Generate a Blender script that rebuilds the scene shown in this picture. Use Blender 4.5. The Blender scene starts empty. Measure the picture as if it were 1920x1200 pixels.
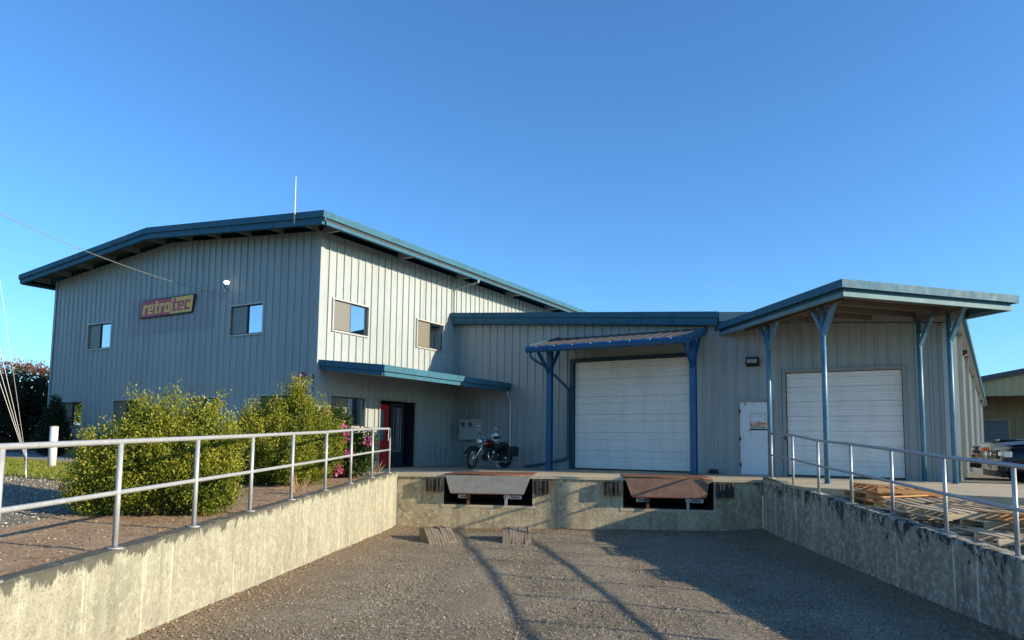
import bpy, bmesh, math, random
import numpy as np
from mathutils import Vector, Matrix
random.seed(7); RNG = np.random.default_rng(11)
R = math.radians
S = bpy.context.scene
COL = S.collection

# ------------------------------------------------------------------ camera
YAW, PITCH, ROLL, EYE = 0.5359, 0.0908, 0.0119, 0.871
fwd = Vector((-math.sin(YAW)*math.cos(PITCH), math.cos(YAW)*math.cos(PITCH), math.sin(PITCH)))
rgt = Vector((math.cos(YAW), math.sin(YAW), 0)); upv = rgt.cross(fwd)
r2 = math.cos(ROLL)*rgt + math.sin(ROLL)*upv; u2 = -math.sin(ROLL)*rgt + math.cos(ROLL)*upv
cd = bpy.data.cameras.new('camera'); cam = bpy.data.objects.new('camera', cd); COL.objects.link(cam)
cam.matrix_world = Matrix(((r2.x, u2.x, -fwd.x, 0), (r2.y, u2.y, -fwd.y, 0), (r2.z, u2.z, -fwd.z, EYE), (0, 0, 0, 1)))
cd.sensor_width = 36; cd.lens = 1339.55/1920*36; cd.shift_y = 105.8/1920; cd.clip_start = 0.05; cd.clip_end = 3000
S.camera = cam

# ------------------------------------------------------------------ sky, sun, exposure
SUN = Vector((1.0, 0.222, 0.315)).normalized()
EL = math.asin(SUN.z); AZ = math.atan2(SUN.x, SUN.y)      # clockwise from +Y
w = bpy.data.worlds.new('World'); S.world = w; w.use_nodes = True
nt = w.node_tree; bgn = nt.nodes['Background']
sky = nt.nodes.new('ShaderNodeTexSky'); sky.sky_type = 'NISHITA'; sky.sun_disc = False
sky.sun_elevation = EL; sky.sun_rotation = AZ; sky.altitude = 0; sky.air_density = 1.0; sky.dust_density = 0.4; sky.ozone_density = 2.5
wb = nt.nodes.new('ShaderNodeMix'); wb.data_type = 'RGBA'; wb.blend_type = 'MULTIPLY'; wb.inputs[0].default_value = 1.0
wb.inputs[7].default_value = (0.58, 1.0, 1.38, 1)          # even white balance of the whole sky
nt.links.new(sky.outputs[0], wb.inputs[6]); nt.links.new(wb.outputs[2], bgn.inputs[0]); bgn.inputs[1].default_value = 0.118
sl = bpy.data.lights.new('sun', 'SUN'); sl.energy = 5.0; sl.angle = R(0.53); sl.color = (1.0, 0.87, 0.66)
so = bpy.data.objects.new('sun', sl); COL.objects.link(so)
so.rotation_euler = SUN.to_track_quat('Z', 'Y').to_euler(); so.location = (40, 10, 30)
vs = S.view_settings; vs.view_transform = 'Standard'; vs.look = 'None'; vs.exposure = 0.68; vs.gamma = 1; vs.use_curve_mapping = False

# ------------------------------------------------------------------ materials
MATS = {}
def nn(nt, t, **k):
    n = nt.nodes.new(t)
    for a, b in k.items(): setattr(n, a, b)
    return n
def rgba(c): return (c[0], c[1], c[2], 1)
def noise(nt, vec, scale, detail=4, rough=.6, dist=0):
    n = nn(nt, 'ShaderNodeTexNoise'); n.inputs['Scale'].default_value = scale; n.inputs['Detail'].default_value = detail
    n.inputs['Roughness'].default_value = rough; n.inputs['Distortion'].default_value = dist
    nt.links.new(vec, n.inputs['Vector']); return n.outputs['Fac']
def maprange(nt, v, a, b, c=0, d=1):
    n = nn(nt, 'ShaderNodeMapRange'); n.inputs[1].default_value = a; n.inputs[2].default_value = b
    n.inputs[3].default_value = c; n.inputs[4].default_value = d; nt.links.new(v, n.inputs[0]); return n.outputs[0]
def mixc(nt, f, a, b, mode='MIX'):
    n = nn(nt, 'ShaderNodeMix', data_type='RGBA', blend_type=mode)
    for sock, v in ((n.inputs[0], f), (n.inputs[6], a), (n.inputs[7], b)):
        if isinstance(v, (int, float)): sock.default_value = v
        elif isinstance(v, tuple): sock.default_value = rgba(v)
        else: nt.links.new(v, sock)
    return n.outputs[2]
def math_(nt, op, a, b=0.5):
    n = nn(nt, 'ShaderNodeMath', operation=op)
    for sock, v in ((n.inputs[0], a), (n.inputs[1], b)):
        if isinstance(v, (int, float)): sock.default_value = v
        else: nt.links.new(v, sock)
    return n.outputs[0]
def start(name):
    m = bpy.data.materials.new(name); m.use_nodes = True; t = m.node_tree
    b = t.nodes['Principled BSDF']; tc = nn(t, 'ShaderNodeTexCoord'); MATS[name] = m
    return m, t, b, tc.outputs['Object']
def scaled(t, vec, s):
    n = nn(t, 'ShaderNodeMapping'); n.inputs['Scale'].default_value = s; t.links.new(vec, n.inputs[0]); return n.outputs[0]
def bump(t, b, h, strength, dist=.01):
    n = nn(t, 'ShaderNodeBump'); n.inputs['Strength'].default_value = strength; n.inputs['Distance'].default_value = dist
    t.links.new(h, n.inputs['Height']); t.links.new(n.outputs[0], b.inputs['Normal'])
def paint(name, col, rough=.5, metal=0, var=.12, scale=1.5, dirt=None, dirt_amt=.3, dscale=(6, 6, .6), bmp=0, bscale=40, objvar=0, spec=.5):
    m, t, b, v = start(name)
    c = mixc(t, maprange(t, noise(t, v, scale, 5), .3, .7), tuple(x*(1-var) for x in col), tuple(min(1, x*(1+var)) for x in col))
    if dirt:
        f = maprange(t, noise(t, scaled(t, v, dscale), 1.0, 6, .65), .5, .75, 0, dirt_amt)
        c = mixc(t, f, c, dirt)
    if objvar:
        oi = nn(t, 'ShaderNodeObjectInfo'); g = maprange(t, oi.outputs['Random'], 0, 1, 1-objvar, 1+objvar)
        hs = nn(t, 'ShaderNodeHueSaturation'); t.links.new(g, hs.inputs['Value']); t.links.new(c, hs.inputs['Color']); c = hs.outputs[0]
    t.links.new(c, b.inputs['Base Color']); b.inputs['Metallic'].default_value = metal; b.inputs['Specular IOR Level'].default_value = spec
    t.links.new(maprange(t, noise(t, v, scale*4, 4), .3, .7, max(.02, rough-.08), min(1, rough+.08)), b.inputs['Roughness'])
    if bmp: bump(t, b, noise(t, v, bscale, 5), bmp, .01)
    return m
paint('siding', (.332, .360, .346), .42, 0, .05, .9, (.20, .195, .175), .5, (6, 6, .28), .12, 2.2, .045)
paint('siding_far', (.58, .37, .17), .6, 0, .06, .8, (.2, .17, .12), .3)
paint('siding_old', (.27, .27, .26), .5, 0, .06, 1.2)
paint('trim', (.038, .130, .185), .62, 0, .08, 1.5, (.03, .055, .06), .6, (5, 5, 2.5), spec=.2)
paint('trim_faded', (.15, .245, .27), .65, 0, .16, 1.5, (.30, .31, .27), .4, (8, 8, 8), spec=.2)
paint('blue', (.003, .085, .205), .36, 0, .10, 2, (.03, .05, .08), .35)
paint('door_channel', (.012, .045, .075), .5, 0, .1, 2)
paint('post_blue', (.055, .175, .28), .42, 0, .25, 2.5, (.30, .36, .35), .5, (9, 9, 2.2))
paint('soffit', (.13, .11, .08), .8, 0, .3, 1.3, (.10, .055, .025), .75, (2, 2, 2))
paint('roof_metal', (.11, .10, .095), .7, .0, .15, 2, (.12, .09, .07), .5, spec=.2)
paint('door_white', (.80, .78, .73), .45, 0, .06, .7, (.45, .42, .35), .28, (3, 3, .6))
paint('door_leaf', (.72, .74, .76), .4, 0, .03, 1, (.35, .36, .36), .2, (10, 10, 10))
paint('trim_grey', (.28, .28, .265), .5, 0, .08, 2)
paint('frame_alu', (.42, .41, .37), .4, .2, .06, 3)
paint('frame_dark', (.03, .026, .022), .5, 0, .1, 3)
paint('black', (.012, .012, .013), .55, 0, .1, 5)
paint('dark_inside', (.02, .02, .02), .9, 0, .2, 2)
paint('red', (.42, .008, .015), .4, 0, .08, 2)
paint('door_dark', (.02, .022, .03), .4, 0, .1, 2)
paint('sign_red', (.58, .045, .055), .45, 0, .04, 2)
paint('sign_yellow', (.95, .52, .075), .45, 0, .04, 2)
paint('sign_white', (.70, .68, .62), .5, 0, .03, 2)
paint('patch', (.31, .315, .32), .5, 0, .04, 1)
paint('blind', (.45, .38, .28), .8, 0, .05, 1)
paint('curtain', (.30, .27, .20), .9, 0, .1, 1)
paint('cabinet', (.40, .42, .40), .45, 0, .05, 2)
paint('conduit', (.40, .41, .40), .4, .4, .08, 4)
paint('galv', (.43, .43, .42), .48, .35, .10, 14, (.25, .24, .22), .25, (18, 18, 18), .03, 60)
paint('lamp_glass', (.34, .33, .31), .25, 0, .02, 2)
paint('lamp_white', (.85, .82, .78), .35, 0, .02, 2)
paint('rust', (.17, .075, .035), .8, .1, .35, 6, (.33, .13, .05), .6, (9, 9, 9), .25, 60)
paint('leveler_grey', (.29, .265, .225), .55, .3, .12, 5, (.22, .12, .06), .5, (4, 4, 4), .1, 60)
paint('leveler_brown', (.19, .105, .068), .6, .2, .2, 5, (.30, .14, .07), .6, (5, 5, 5), .15, 60)
paint('rubber', (.045, .037, .030), .85, 0, .35, 9, (.12, .095, .07), .5, (9, 9, 9), .3, 40)
paint('weathered', (.21, .165, .115), .9, 0, .3, 8, (.12, .09, .065), .6, (3, 30, 30), .4, 40)
paint('chrome', (.62, .62, .62), .12, 1, .03, 3)
paint('tyre', (.015, .015, .015), .8, 0, .1, 8)
paint('bike_black', (.012, .012, .014), .35, 0, .1, 5)
paint('bike_red', (.06, .002, .006), .18, .1, .05, 5)
paint('leather', (.018, .016, .015), .5, 0, .2, 12, None, 0, (6, 6, .6), .1, 60)
paint('engine', (.10, .10, .10), .35, .8, .2, 12)
paint('helmet_white', (.72, .72, .72), .25, 0, .02, 2)
paint('car_silver', (.34, .35, .35), .25, .5, .03, 2)
paint('car_navy', (.007, .009, .013), .16, .2, .05, 2)
paint('car_dark', (.02, .024, .03), .2, .2, .05, 2)
paint('plastic', (.03, .03, .03), .6, 0, .1, 5)
paint('amber', (.75, .10, .015), .25, 0, .05, 5)
paint('headlamp', (.62, .64, .64), .12, .3, .03, 5)
paint('plate_white', (.62, .62, .60), .5, 0, .05, 9)
paint('wire_grey', (.28, .275, .26), .5, .3, .05, 5)
paint('wire_dark', (.05, .05, .05), .6, 0, .05, 5)
paint('pole_wood', (.16, .11, .075), .9, 0, .25, 4, (.08, .06, .04), .6, (20, 20, 1), .3, 30)
paint('bollard', (.62, .61, .58), .55, 0, .06, 4, (.35, .33, .28), .35, (6, 6, 2))
paint('bark', (.11, .085, .06), .95, 0, .3, 10)
def wood(name, c1, c2):
    m, t, b, v = start(name)
    oi = nn(t, 'ShaderNodeObjectInfo'); g = scaled(t, v, (1.2, 22, 22))
    c = mixc(t, maprange(t, noise(t, g, 2.0, 6), .3, .7), c1, c2)
    hs = nn(t, 'ShaderNodeHueSaturation'); t.links.new(maprange(t, oi.outputs['Random'], 0, 1, .6, 1.3), hs.inputs['Value'])
    t.links.new(c, hs.inputs['Color']); t.links.new(hs.outputs[0], b.inputs['Base Color']); b.inputs['Roughness'].default_value = .85
    bump(t, b, noise(t, g, 3, 5), .4, .004)
wood('wood_fresh', (.46, .22, .08), (.62, .34, .14)); wood('wood_grey', (.40, .295, .18), (.62, .49, .32))

def concrete(name, c1, c2, c3, moss, hang=.62, amt=.88, lo=.30, pale=.35, speck=.6):
    m, t, b, v = start(name)
    at = nn(t, 'ShaderNodeAttribute', attribute_name='below_top'); bt = at.outputs['Fac']
    n1 = noise(t, v, 1.1, 7, .62); n2 = noise(t, scaled(t, v, (5, 5, .45)), 1.0, 6, .65, .6); n3 = noise(t, v, 9, 8, .75); n4 = noise(t, scaled(t, v, (2.2, 2.2, 1.1)), 1.6, 8, .72, 1.5)
    n5 = noise(t, scaled(t, v, (8, 8, .35)), 1.0, 5, .6, .4)
    c = mixc(t, maprange(t, n1, .35, .65), c1, c2)
    c = mixc(t, maprange(t, n3, .48, .60, 0, .7), c, c3)
    c = mixc(t, maprange(t, n2, .52, .70, 0, .55), c, tuple(x*.55 for x in c2))
    c = mixc(t, maprange(t, n5, .60, .68, 0, pale), c, tuple(min(1, x*1.45) for x in c3))
    c = mixc(t, maprange(t, noise(t, v, 17, 7, .8), .56, .66, 0, speck*.8), c, tuple(x*.45 for x in c2))
    c = mixc(t, maprange(t, noise(t, v, 42, 6, .8), .55, .64, 0, speck), c, tuple(x*.38 for x in c2))
    # lichen and run-off stains with their own ragged outline hanging from the top edge
    f = math_(t, 'SUBTRACT', maprange(t, n4, lo, .76, 0, 1), maprange(t, bt, 0, hang, .12, 1.0))
    c = mixc(t, maprange(t, f, .0, .14, 0, amt), c, moss)
    t.links.new(c, b.inputs['Base Color']); b.inputs['Roughness'].default_value = .9; b.inputs['Specular IOR Level'].default_value = .2
    h = math_(t, 'ADD', n3, math_(t, 'MULTIPLY', noise(t, v, 45, 5, .7), .6)); bump(t, b, h, .6, .02)
concrete('concrete_wall', (.37, .345, .245), (.26, .245, .18), (.45, .425, .315), (.07, .066, .052), .26, .85, .30, .5, .95)
concrete('concrete_wall_damp', (.36, .315, .235), (.21, .185, .14), (.60, .54, .42), (.030, .030, .027), .95, .92, .42, .6, 1.0)
concrete('concrete_face', (.52, .42, .26), (.24, .195, .125), (.64, .55, .37), (.075, .068, .05), .7, .8, .40, .3, 1.0)
def slabmat(name, c1, c2, crack):
    m, t, b, v = start(name)
    c = mixc(t, maprange(t, noise(t, v, .6, 8, .65), .35, .65), c1, c2)
    c = mixc(t, maprange(t, noise(t, v, 14, 6, .7), .5, .7, 0, .5), c, crack)
    t.links.new(c, b.inputs['Base Color']); b.inputs['Roughness'].default_value = .88; bump(t, b, noise(t, v, 30, 6, .7), .3, .01)
slabmat('slab', (.54, .44, .285), (.42, .345, .23), (.27, .225, .155))
slabmat('path', (.34, .30, .24), (.28, .25, .20), (.2, .18, .15))

def gravelmat(name, dark, mid, light, brown, sc=55):
    m, t, b, v = start(name)
    vo = nn(t, 'ShaderNodeTexVoronoi'); vo.inputs['Scale'].default_value = sc; t.links.new(v, vo.inputs['Vector'])
    sp = nn(t, 'ShaderNodeSeparateColor'); t.links.new(vo.outputs['Color'], sp.inputs[0])
    c = mixc(t, maprange(t, sp.outputs[0], .1, .75), dark, mid)
    c = mixc(t, maprange(t, sp.outputs[1], .84, .97, 0, .8), c, light)
    c = mixc(t, maprange(t, noise(t, v, .45, 7, .62, .8), .45, .66, 0, .45), c, tuple(x*.8 for x in dark))
    c = mixc(t, maprange(t, noise(t, scaled(t, v, (.9, .5, 1)), .8, 6, .6, .5), .52, .66, 0, .55), c, brown)
    c = mixc(t, maprange(t, noise(t, v, 1.7, 6, .7), .58, .70, 0, .5), c, tuple(x*1.15 for x in mid))
    at = nn(t, 'ShaderNodeAttribute', attribute_name='litter')
    f = math_(t, 'MULTIPLY', at.outputs['Fac'], maprange(t, noise(t, v, 5, 7, .7), .3, .6))
    c = mixc(t, f, c, brown)
    t.links.new(c, b.inputs['Base Color']); b.inputs['Roughness'].default_value = .93; b.inputs['Specular IOR Level'].default_value = .2
    h = math_(t, 'ADD', maprange(t, vo.outputs['Distance'], 0, .6, 1, 0), math_(t, 'MULTIPLY', noise(t, v, 130, 4, .7), .7))
    bump(t, b, h, .9, .010)
gravelmat('gravel_pit', (.105, .086, .060), (.35, .29, .20), (.68, .58, .42), (.235, .175, .115), 62)
gravelmat('gravel_lot', (.13, .118, .095), (.22, .20, .165), (.48, .43, .35), (.17, .12, .07), 40)
def soilmat():
    m, t, b, v = start('soil')
    c = mixc(t, maprange(t, noise(t, v, 2.2, 7, .7), .35, .65), (.30, .185, .10), (.46, .32, .175))
    c = mixc(t, maprange(t, noise(t, v, 40, 5, .8), .5, .65), c, (.14, .09, .052))
    t.links.new(c, b.inputs['Base Color']); b.inputs['Roughness'].default_value = .95; bump(t, b, noise(t, v, 55, 6, .8), .8, .02)
soilmat()
paint('turf', (.16, .17, .035), .95, 0, .35, 3, (.16, .14, .06), .5, (3, 3, 3), .5, 60)
paint('earth_far', (.14, .14, .09), .95, 0, .3, .2)

def leafmat(name, stops, trans=.35, rough=.5):
    m, t, b, v = start(name)
    at = nn(t, 'ShaderNodeAttribute', attribute_name='tint'); cr = nn(t, 'ShaderNodeValToRGB')
    el = cr.color_ramp.elements
    while len(el) < len(stops): el.new(.5)
    for e, (p, c) in zip(el, stops): e.position = p; e.color = rgba(c)
    t.links.new(at.outputs['Fac'], cr.inputs[0]); t.links.new(cr.outputs[0], b.inputs['Base Color'])
    b.inputs['Roughness'].default_value = rough; b.inputs['Specular IOR Level'].default_value = .3
    tr = nn(t, 'ShaderNodeBsdfTranslucent'); t.links.new(cr.outputs[0], tr.inputs[0])
    mx = nn(t, 'ShaderNodeMixShader'); mx.inputs[0].default_value = trans
    t.links.new(b.outputs[0], mx.inputs[1]); t.links.new(tr.outputs[0], mx.inputs[2])
    t.links.new(mx.outputs[0], t.nodes['Material Output'].inputs[0])
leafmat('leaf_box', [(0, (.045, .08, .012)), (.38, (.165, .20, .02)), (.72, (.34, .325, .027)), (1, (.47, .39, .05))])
leafmat('leaf_dark', [(0, (.012, .020, .010)), (.6, (.03, .05, .02)), (1, (.06, .085, .03))])
leafmat('leaf_red', [(0, (.03, .045, .018)), (.5, (.06, .06, .025)), (.75, (.22, .07, .05)), (1, (.35, .15, .10))])
leafmat('leaf_rhodo', [(0, (.02, .045, .012)), (.6, (.06, .10, .02)), (1, (.12, .15, .03))])
leafmat('petal', [(0, (.55, .06, .22)), (1, (.75, .20, .42))], .3)
leafmat('grass', [(0, (.12, .15, .02)), (.6, (.26, .28, .035)), (1, (.42, .37, .09))], .4)
leafmat('litter', [(0, (.10, .055, .03)), (.6, (.30, .17, .08)), (1, (.48, .33, .18))], .05, .9)
leafmat('pebble', [(0, (.11, .09, .06)), (.5, (.27, .22, .15)), (.8, (.48, .40, .28)), (1, (.70, .61, .45))], 0, .85)

def glassmat(name, tint, refl):
    m, t, b, v = start(name)
    b.inputs['Base Color'].default_value = rgba(tint); b.inputs['Roughness'].default_value = .03
    b.inputs['Specular IOR Level'].default_value = refl; b.inputs['Transmission Weight'].default_value = 0
    tp = nn(t, 'ShaderNodeBsdfTransparent'); tp.inputs[0].default_value = (.55, .6, .6, 1)
    gl = nn(t, 'ShaderNodeBsdfGlossy'); gl.inputs['Roughness'].default_value = .015; gl.inputs[0].default_value = (.9, .95, 1, 1)
    fr = nn(t, 'ShaderNodeLayerWeight'); fr.inputs[0].default_value = .35
    f = maprange(t, fr.outputs['Fresnel'], 0, 1, refl, .55)
    mx = nn(t, 'ShaderNodeMixShader'); t.links.new(f, mx.inputs[0]); t.links.new(tp.outputs[0], mx.inputs[1]); t.links.new(gl.outputs[0], mx.inputs[2])
    t.links.new(mx.outputs[0], t.nodes['Material Output'].inputs[0])
glassmat('glass', (.02, .02, .02), .10)
glassmat('glass_dim', (.02, .02, .02), .06)

def screenmat():
    m, t, b, v = start('insect_screen')
    b.inputs['Base Color'].default_value = (.25, .225, .175, 1); b.inputs['Roughness'].default_value = .8; b.inputs['Specular IOR Level'].default_value = .1
    tp = nn(t, 'ShaderNodeBsdfTransparent'); mx = nn(t, 'ShaderNodeMixShader'); mx.inputs[0].default_value = .72
    t.links.new(tp.outputs[0], mx.inputs[1]); t.links.new(b.outputs[0], mx.inputs[2]); t.links.new(mx.outputs[0], t.nodes['Material Output'].inputs[0])
screenmat()
def lampmat():
    m, t, b, v = start('lamp_lit'); b.inputs['Base Color'].default_value = (.8, .8, .78, 1)
    b.inputs['Emission Color'].default_value = (1, .95, .86, 1); b.inputs['Emission Strength'].default_value = 1.6
lampmat()
# ------------------------------------------------------------------ mesh helpers
def tag(o, label=None, cat=None, group=None, kind=None):
    if label: o['label'] = label
    if cat: o['category'] = cat
    if group: o['group'] = group
    if kind: o['kind'] = kind
    return o
def thing(name, loc, label, cat, group=None, rz=0):
    o = bpy.data.objects.new(name, None); COL.objects.link(o); o.location = loc; o.rotation_euler = (0, 0, rz)
    o.empty_display_size = .2
    return tag(o, label, cat, group)
def root_loc(o):
    while o.parent: o = o.parent
    return Vector(o.location)
class MB:
    def __init__(s, O=(0, 0, 0), a=(1, 0, 0), n=(0, 1, 0), k=(0, 0, 1)):
        s.O = Vector(O); s.a = Vector(a).normalized(); s.n = Vector(n).normalized(); s.k = Vector(k).normalized(); s.v = []; s.f = []; s.attr = {}
        s.flip = s.a.cross(s.n).dot(s.k) < 0
    def P(s, p): return s.O + s.a*p[0] + s.n*p[1] + s.k*p[2]
    def face(s, pts):
        i = len(s.v); s.v += [s.P(p) for p in pts]; s.f.append(list(range(i, i+len(pts)))); return s
    def add(s, pts, faces):
        i = len(s.v); s.v += [s.P(p) for p in pts]; s.f += [[i+j for j in f] for f in faces]; return s
    def box(s, x0, x1, y0, y1, z0, z1, e=0):
        p = [(x, y, z) for z in (z0, z1) for y in (y0, y1) for x in (x0, x1)]
        return s.add(p, [(0, 2, 3, 1), (4, 5, 7, 6), (0, 1, 5, 4), (2, 6, 7, 3), (0, 4, 6, 2), (1, 3, 7, 5)])
    def beam(s, p, q, w, h, up=(0, 0, 1)):
        p = Vector(p); q = Vector(q); d = (q-p).normalized(); x = d.cross(Vector(up))
        if x.length < 1e-4: x = Vector((1, 0, 0))
        x.normalize(); y = x.cross(d).normalized()
        pts = [c + x*(i*w/2) + y*(j*h/2) for c in (p, q) for j in (-1, 1) for i in (-1, 1)]
        return s.add(pts, [(0, 1, 3, 2), (4, 6, 7, 5), (0, 4, 5, 1), (2, 3, 7, 6), (0, 2, 6, 4), (1, 5, 7, 3)])
    def tube(s, pts, r, n=10, caps=True, closed=False):
        pts = [Vector(p) for p in pts]; m = len(pts); rs = r if isinstance(r, (list, tuple)) else [r]*m
        prev = None; ring = []; base = len(s.v)
        for i, p in enumerate(pts):
            if closed: d = pts[(i+1) % m]-pts[i-1]
            else: d = pts[min(i+1, m-1)]-pts[max(i-1, 0)]
            d.normalize()
            x = prev - d*prev.dot(d) if prev is not None else d.orthogonal()
            if x.length < 1e-5: x = d.orthogonal()
            x.normalize(); prev = x; y = d.cross(x)
            for j in range(n):
                a = 2*math.pi*j/n; s.v.append(s.P(p + (x*math.cos(a)+y*math.sin(a))*rs[i]))
        for i in range(m if closed else m-1):
            for j in range(n):
                a = base+i*n; b2 = base+((i+1) % m)*n
                s.f.append([a+j, a+(j+1) % n, b2+(j+1) % n, b2+j])
        if caps and not closed:
            s.f.append([base+j for j in range(n)][::-1]); s.f.append([base+(m-1)*n+j for j in range(n)])
        return s
    def prism(s, poly, z0, z1):
        m = len(poly)
        return s.add([(x, y, z0) for x, y in poly]+[(x, y, z1) for x, y in poly],
                     [list(range(m))[::-1], list(range(m, 2*m))]+[[i, (i+1) % m, m+(i+1) % m, m+i] for i in range(m)])
    def ball(s, c, rx, ry, rz, nu=14, nv=9):
        base = len(s.v); c = Vector(c)
        for i in range(nv+1):
            th = math.pi*i/nv
            for j in range(nu):
                ph = 2*math.pi*j/nu; s.v.append(s.P(c+Vector((rx*math.sin(th)*math.cos(ph), ry*math.sin(th)*math.sin(ph), rz*math.cos(th)))))
        for i in range(nv):
            for j in range(nu): s.f.append([base+i*nu+j, base+(i+1)*nu+j, base+(i+1)*nu+(j+1) % nu, base+i*nu+(j+1) % nu])
        return s
    def lathe(s, prof, axis_o, ax, n=20):
        ax = Vector(ax).normalized(); x = ax.orthogonal().normalized(); y = ax.cross(x); base = len(s.v); o = Vector(axis_o); m = len(prof)
        for (h, r) in prof:
            for j in range(n):
                a = 2*math.pi*j/n; s.v.append(s.P(o+ax*h+(x*math.cos(a)+y*math.sin(a))*r))
        for i in range(m-1):
            for j in range(n): s.f.append([base+i*n+j, base+i*n+(j+1) % n, base+(i+1)*n+(j+1) % n, base+(i+1)*n+j])
        return s
    def build(s, name, mat, parent=None, smooth=False, bevel=0, loc=None, local=False):
        me = bpy.data.meshes.new(name); o0 = Vector((0, 0, 0))
        if parent is not None and not local: o0 = root_loc(parent)
        elif loc is not None and not local: o0 = Vector(loc)
        me.from_pydata([tuple(v-o0) for v in s.v], [], [f[::-1] for f in s.f] if s.flip else s.f)
        me.materials.append(MATS[mat]); me.update()
        if smooth:
            me.polygons.foreach_set('use_smooth', [True]*len(me.polygons))
        for an, vals in s.attr.items():
            at = me.attributes.new(an, 'FLOAT', 'POINT'); at.data.foreach_set('value', vals)
        o = bpy.data.objects.new(name, me); COL.objects.link(o)
        if parent is not None: o.parent = parent
        elif loc is not None: o.location = loc
        if bevel:
            b = o.modifiers.new('bevel', 'BEVEL'); b.width = bevel; b.segments = 2; b.limit_method = 'ANGLE'; b.angle_limit = R(40)
        return o
def dup_tree(src, loc=None, rot=None, label=None, parent=None):
    c = src.copy(); COL.objects.link(c)
    if parent is not None: c.parent = parent
    if loc is not None: c.location = loc
    if rot is not None: c.rotation_euler = rot
    if label: c['label'] = label
    for ch in list(src.children): dup_tree(ch, parent=c)
    return c
def smooth_tubes(pts, k=6):
    """Catmull-Rom through pts"""
    P = [Vector(p) for p in pts]; out = []
    for i in range(len(P)-1):
        p0 = P[max(i-1, 0)]; p1 = P[i]; p2 = P[i+1]; p3 = P[min(i+2, len(P)-1)]
        for j in range(k):
            t = j/k; out.append(.5*((2*p1)+(-p0+p2)*t+(2*p0-5*p1+4*p2-p3)*t*t+(-p0+3*p1-3*p2+p3)*t**3))
    out.append(P[-1]); return out

# ------------------------------------------------------------------ layout constants (metres, X along the fronts, Y into the site)
F, G, W = 21.153, 14.444, -14.99           # dock front plane, office gable plane, office side wall plane
A = Vector((-12.155, 14.661, 0)); B = Vector((-3.726, 18.411, 0)); U = (B-A).normalized(); DL = (B-A).length
LD = Vector((.4506, -.8927, 0)); LN = Vector((.8927, .4506, 0)); RD = Vector((.479, -.878, 0)); RN = Vector((.878, .479, 0))
DN = Vector((U.y, -U.x, 0))               # dock face normal, towards the pit
def wl(s): return .06-.0235*s if s < 40 else -.88
def wr(s): return max(.085-.0535*s, -1.02)
def sstep(a, b, x):
    t = min(1, max(0, (x-a)/(b-a))); return t*t*(3-2*t)
def gz(x, y):
    """ground height outside the loading pit"""
    p = Vector((x, y, 0)); s = (p-A).dot(LD); dl = -(p-A).dot(LN); sr = (p-B).dot(RD); dr = (p-B).dot(RN)
    if dl > 0:
        base = wl(max(s, 0))-.05-(.05 if s < 0 else .05*max(0, 1-s/2))
        t = sstep(1.5, 6, dl)*(1-sstep(12, 24, s)); return base*(1-t)+.15*t
    if dr > 0:
        return wr(max(sr, 0))-.06-.10*max(0, 1-max(sr, 0)/2)
    return -.4
def pit_z(s, t):
    """pit floor, t 0..1 from left wall to right wall"""
    l = -1.43+.0215*s; r = -1.30-.008*min(s, 10)+.03*max(s-10, 0)
    return min(l*(1-t)+r*t, -.95) if s < 24 else -1.0

# ------------------------------------------------------------------ ground
def grid_sheet(name, mat, quad, nu, nv, zfn, eps=0, litter=None, kind='structure', jit=0):
    q = [Vector((p[0], p[1], 0)) for p in quad]; m = MB(); vals = []
    for j in range(nv+1):
        for i in range(nu+1):
            a = i/nu; b = j/nv; p = (q[0]*(1-a)+q[1]*a)*(1-b)+(q[3]*(1-a)+q[2]*a)*b
            m.v.append(Vector((p.x, p.y, zfn(p.x, p.y)+eps+(random.uniform(-jit, jit) if jit else 0))))
            vals.append(litter(p.x, p.y) if litter else 0)
    for j in range(nv):
        for i in range(nu): k = j*(nu+1)+i; m.f.append([k, k+1, k+nu+2, k+nu+1])
    m.attr['litter'] = vals
    o = m.build(name, mat, smooth=True); tag(o, kind=kind); return o
def ground():
    # one sheet: strips to the left of the pit, right of it, and everything behind it, with the pit left open
    m = MB(); lit = []
    def strip(rows):
        n = len(rows[0]); b = len(m.v)
        for r_ in rows:
            for p in r_: m.v.append(p); lit.append(0)
        for j in range(len(rows)-1):
            for i in range(n-1): k = b+j*n+i; m.f.append([k, k+1, k+n+1, k+n])
    ss = [-400, -150, -70, -40, -25, -18, -14, -11, -8, -6, -4.5, -3, -2, -1.2, -.6, -.06] + [.3+.5*i for i in range(62)] + [34, 40, 60, 100, 200, 500]
    ds = [.2, .5, 1, 1.5, 2, 2.5, 3, 3.5, 4, 4.5, 5, 5.5, 6, 7, 9, 12, 16, 22, 30, 45, 70, 120, 250, 600]
    rowsL = []; rowsR = []; rowsB = []
    for s in ss:
        pl = A+LD*s; pr = B+RD*s
        rl = []
        for d in reversed(ds):
            q = pl-LN*d; rl.append(Vector((q.x, q.y, gz(q.x, q.y))))
        rowsL.append(rl); rr = []
        for d in ds:
            q = pr+RN*d; rr.append(Vector((q.x, q.y, gz(q.x, q.y))))
        rowsR.append(rr)
    strip(rowsL); strip(rowsR)
    for s in [x for x in ss if x < 0]:
        pl = A+LD*s-LN*.2; pr = B+RD*s+RN*.2; zl = gz(pl.x, pl.y); zr = gz(pr.x, pr.y)
        rowsB.append([pl.lerp(pr, i/10)+Vector((0, 0, zl*(1-i/10)+zr*i/10)) for i in range(11)])
    strip(rowsB)
    m.attr['litter'] = lit
    tag(m.build('ground', 'gravel_lot', smooth=True), kind='structure')
ground()
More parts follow.
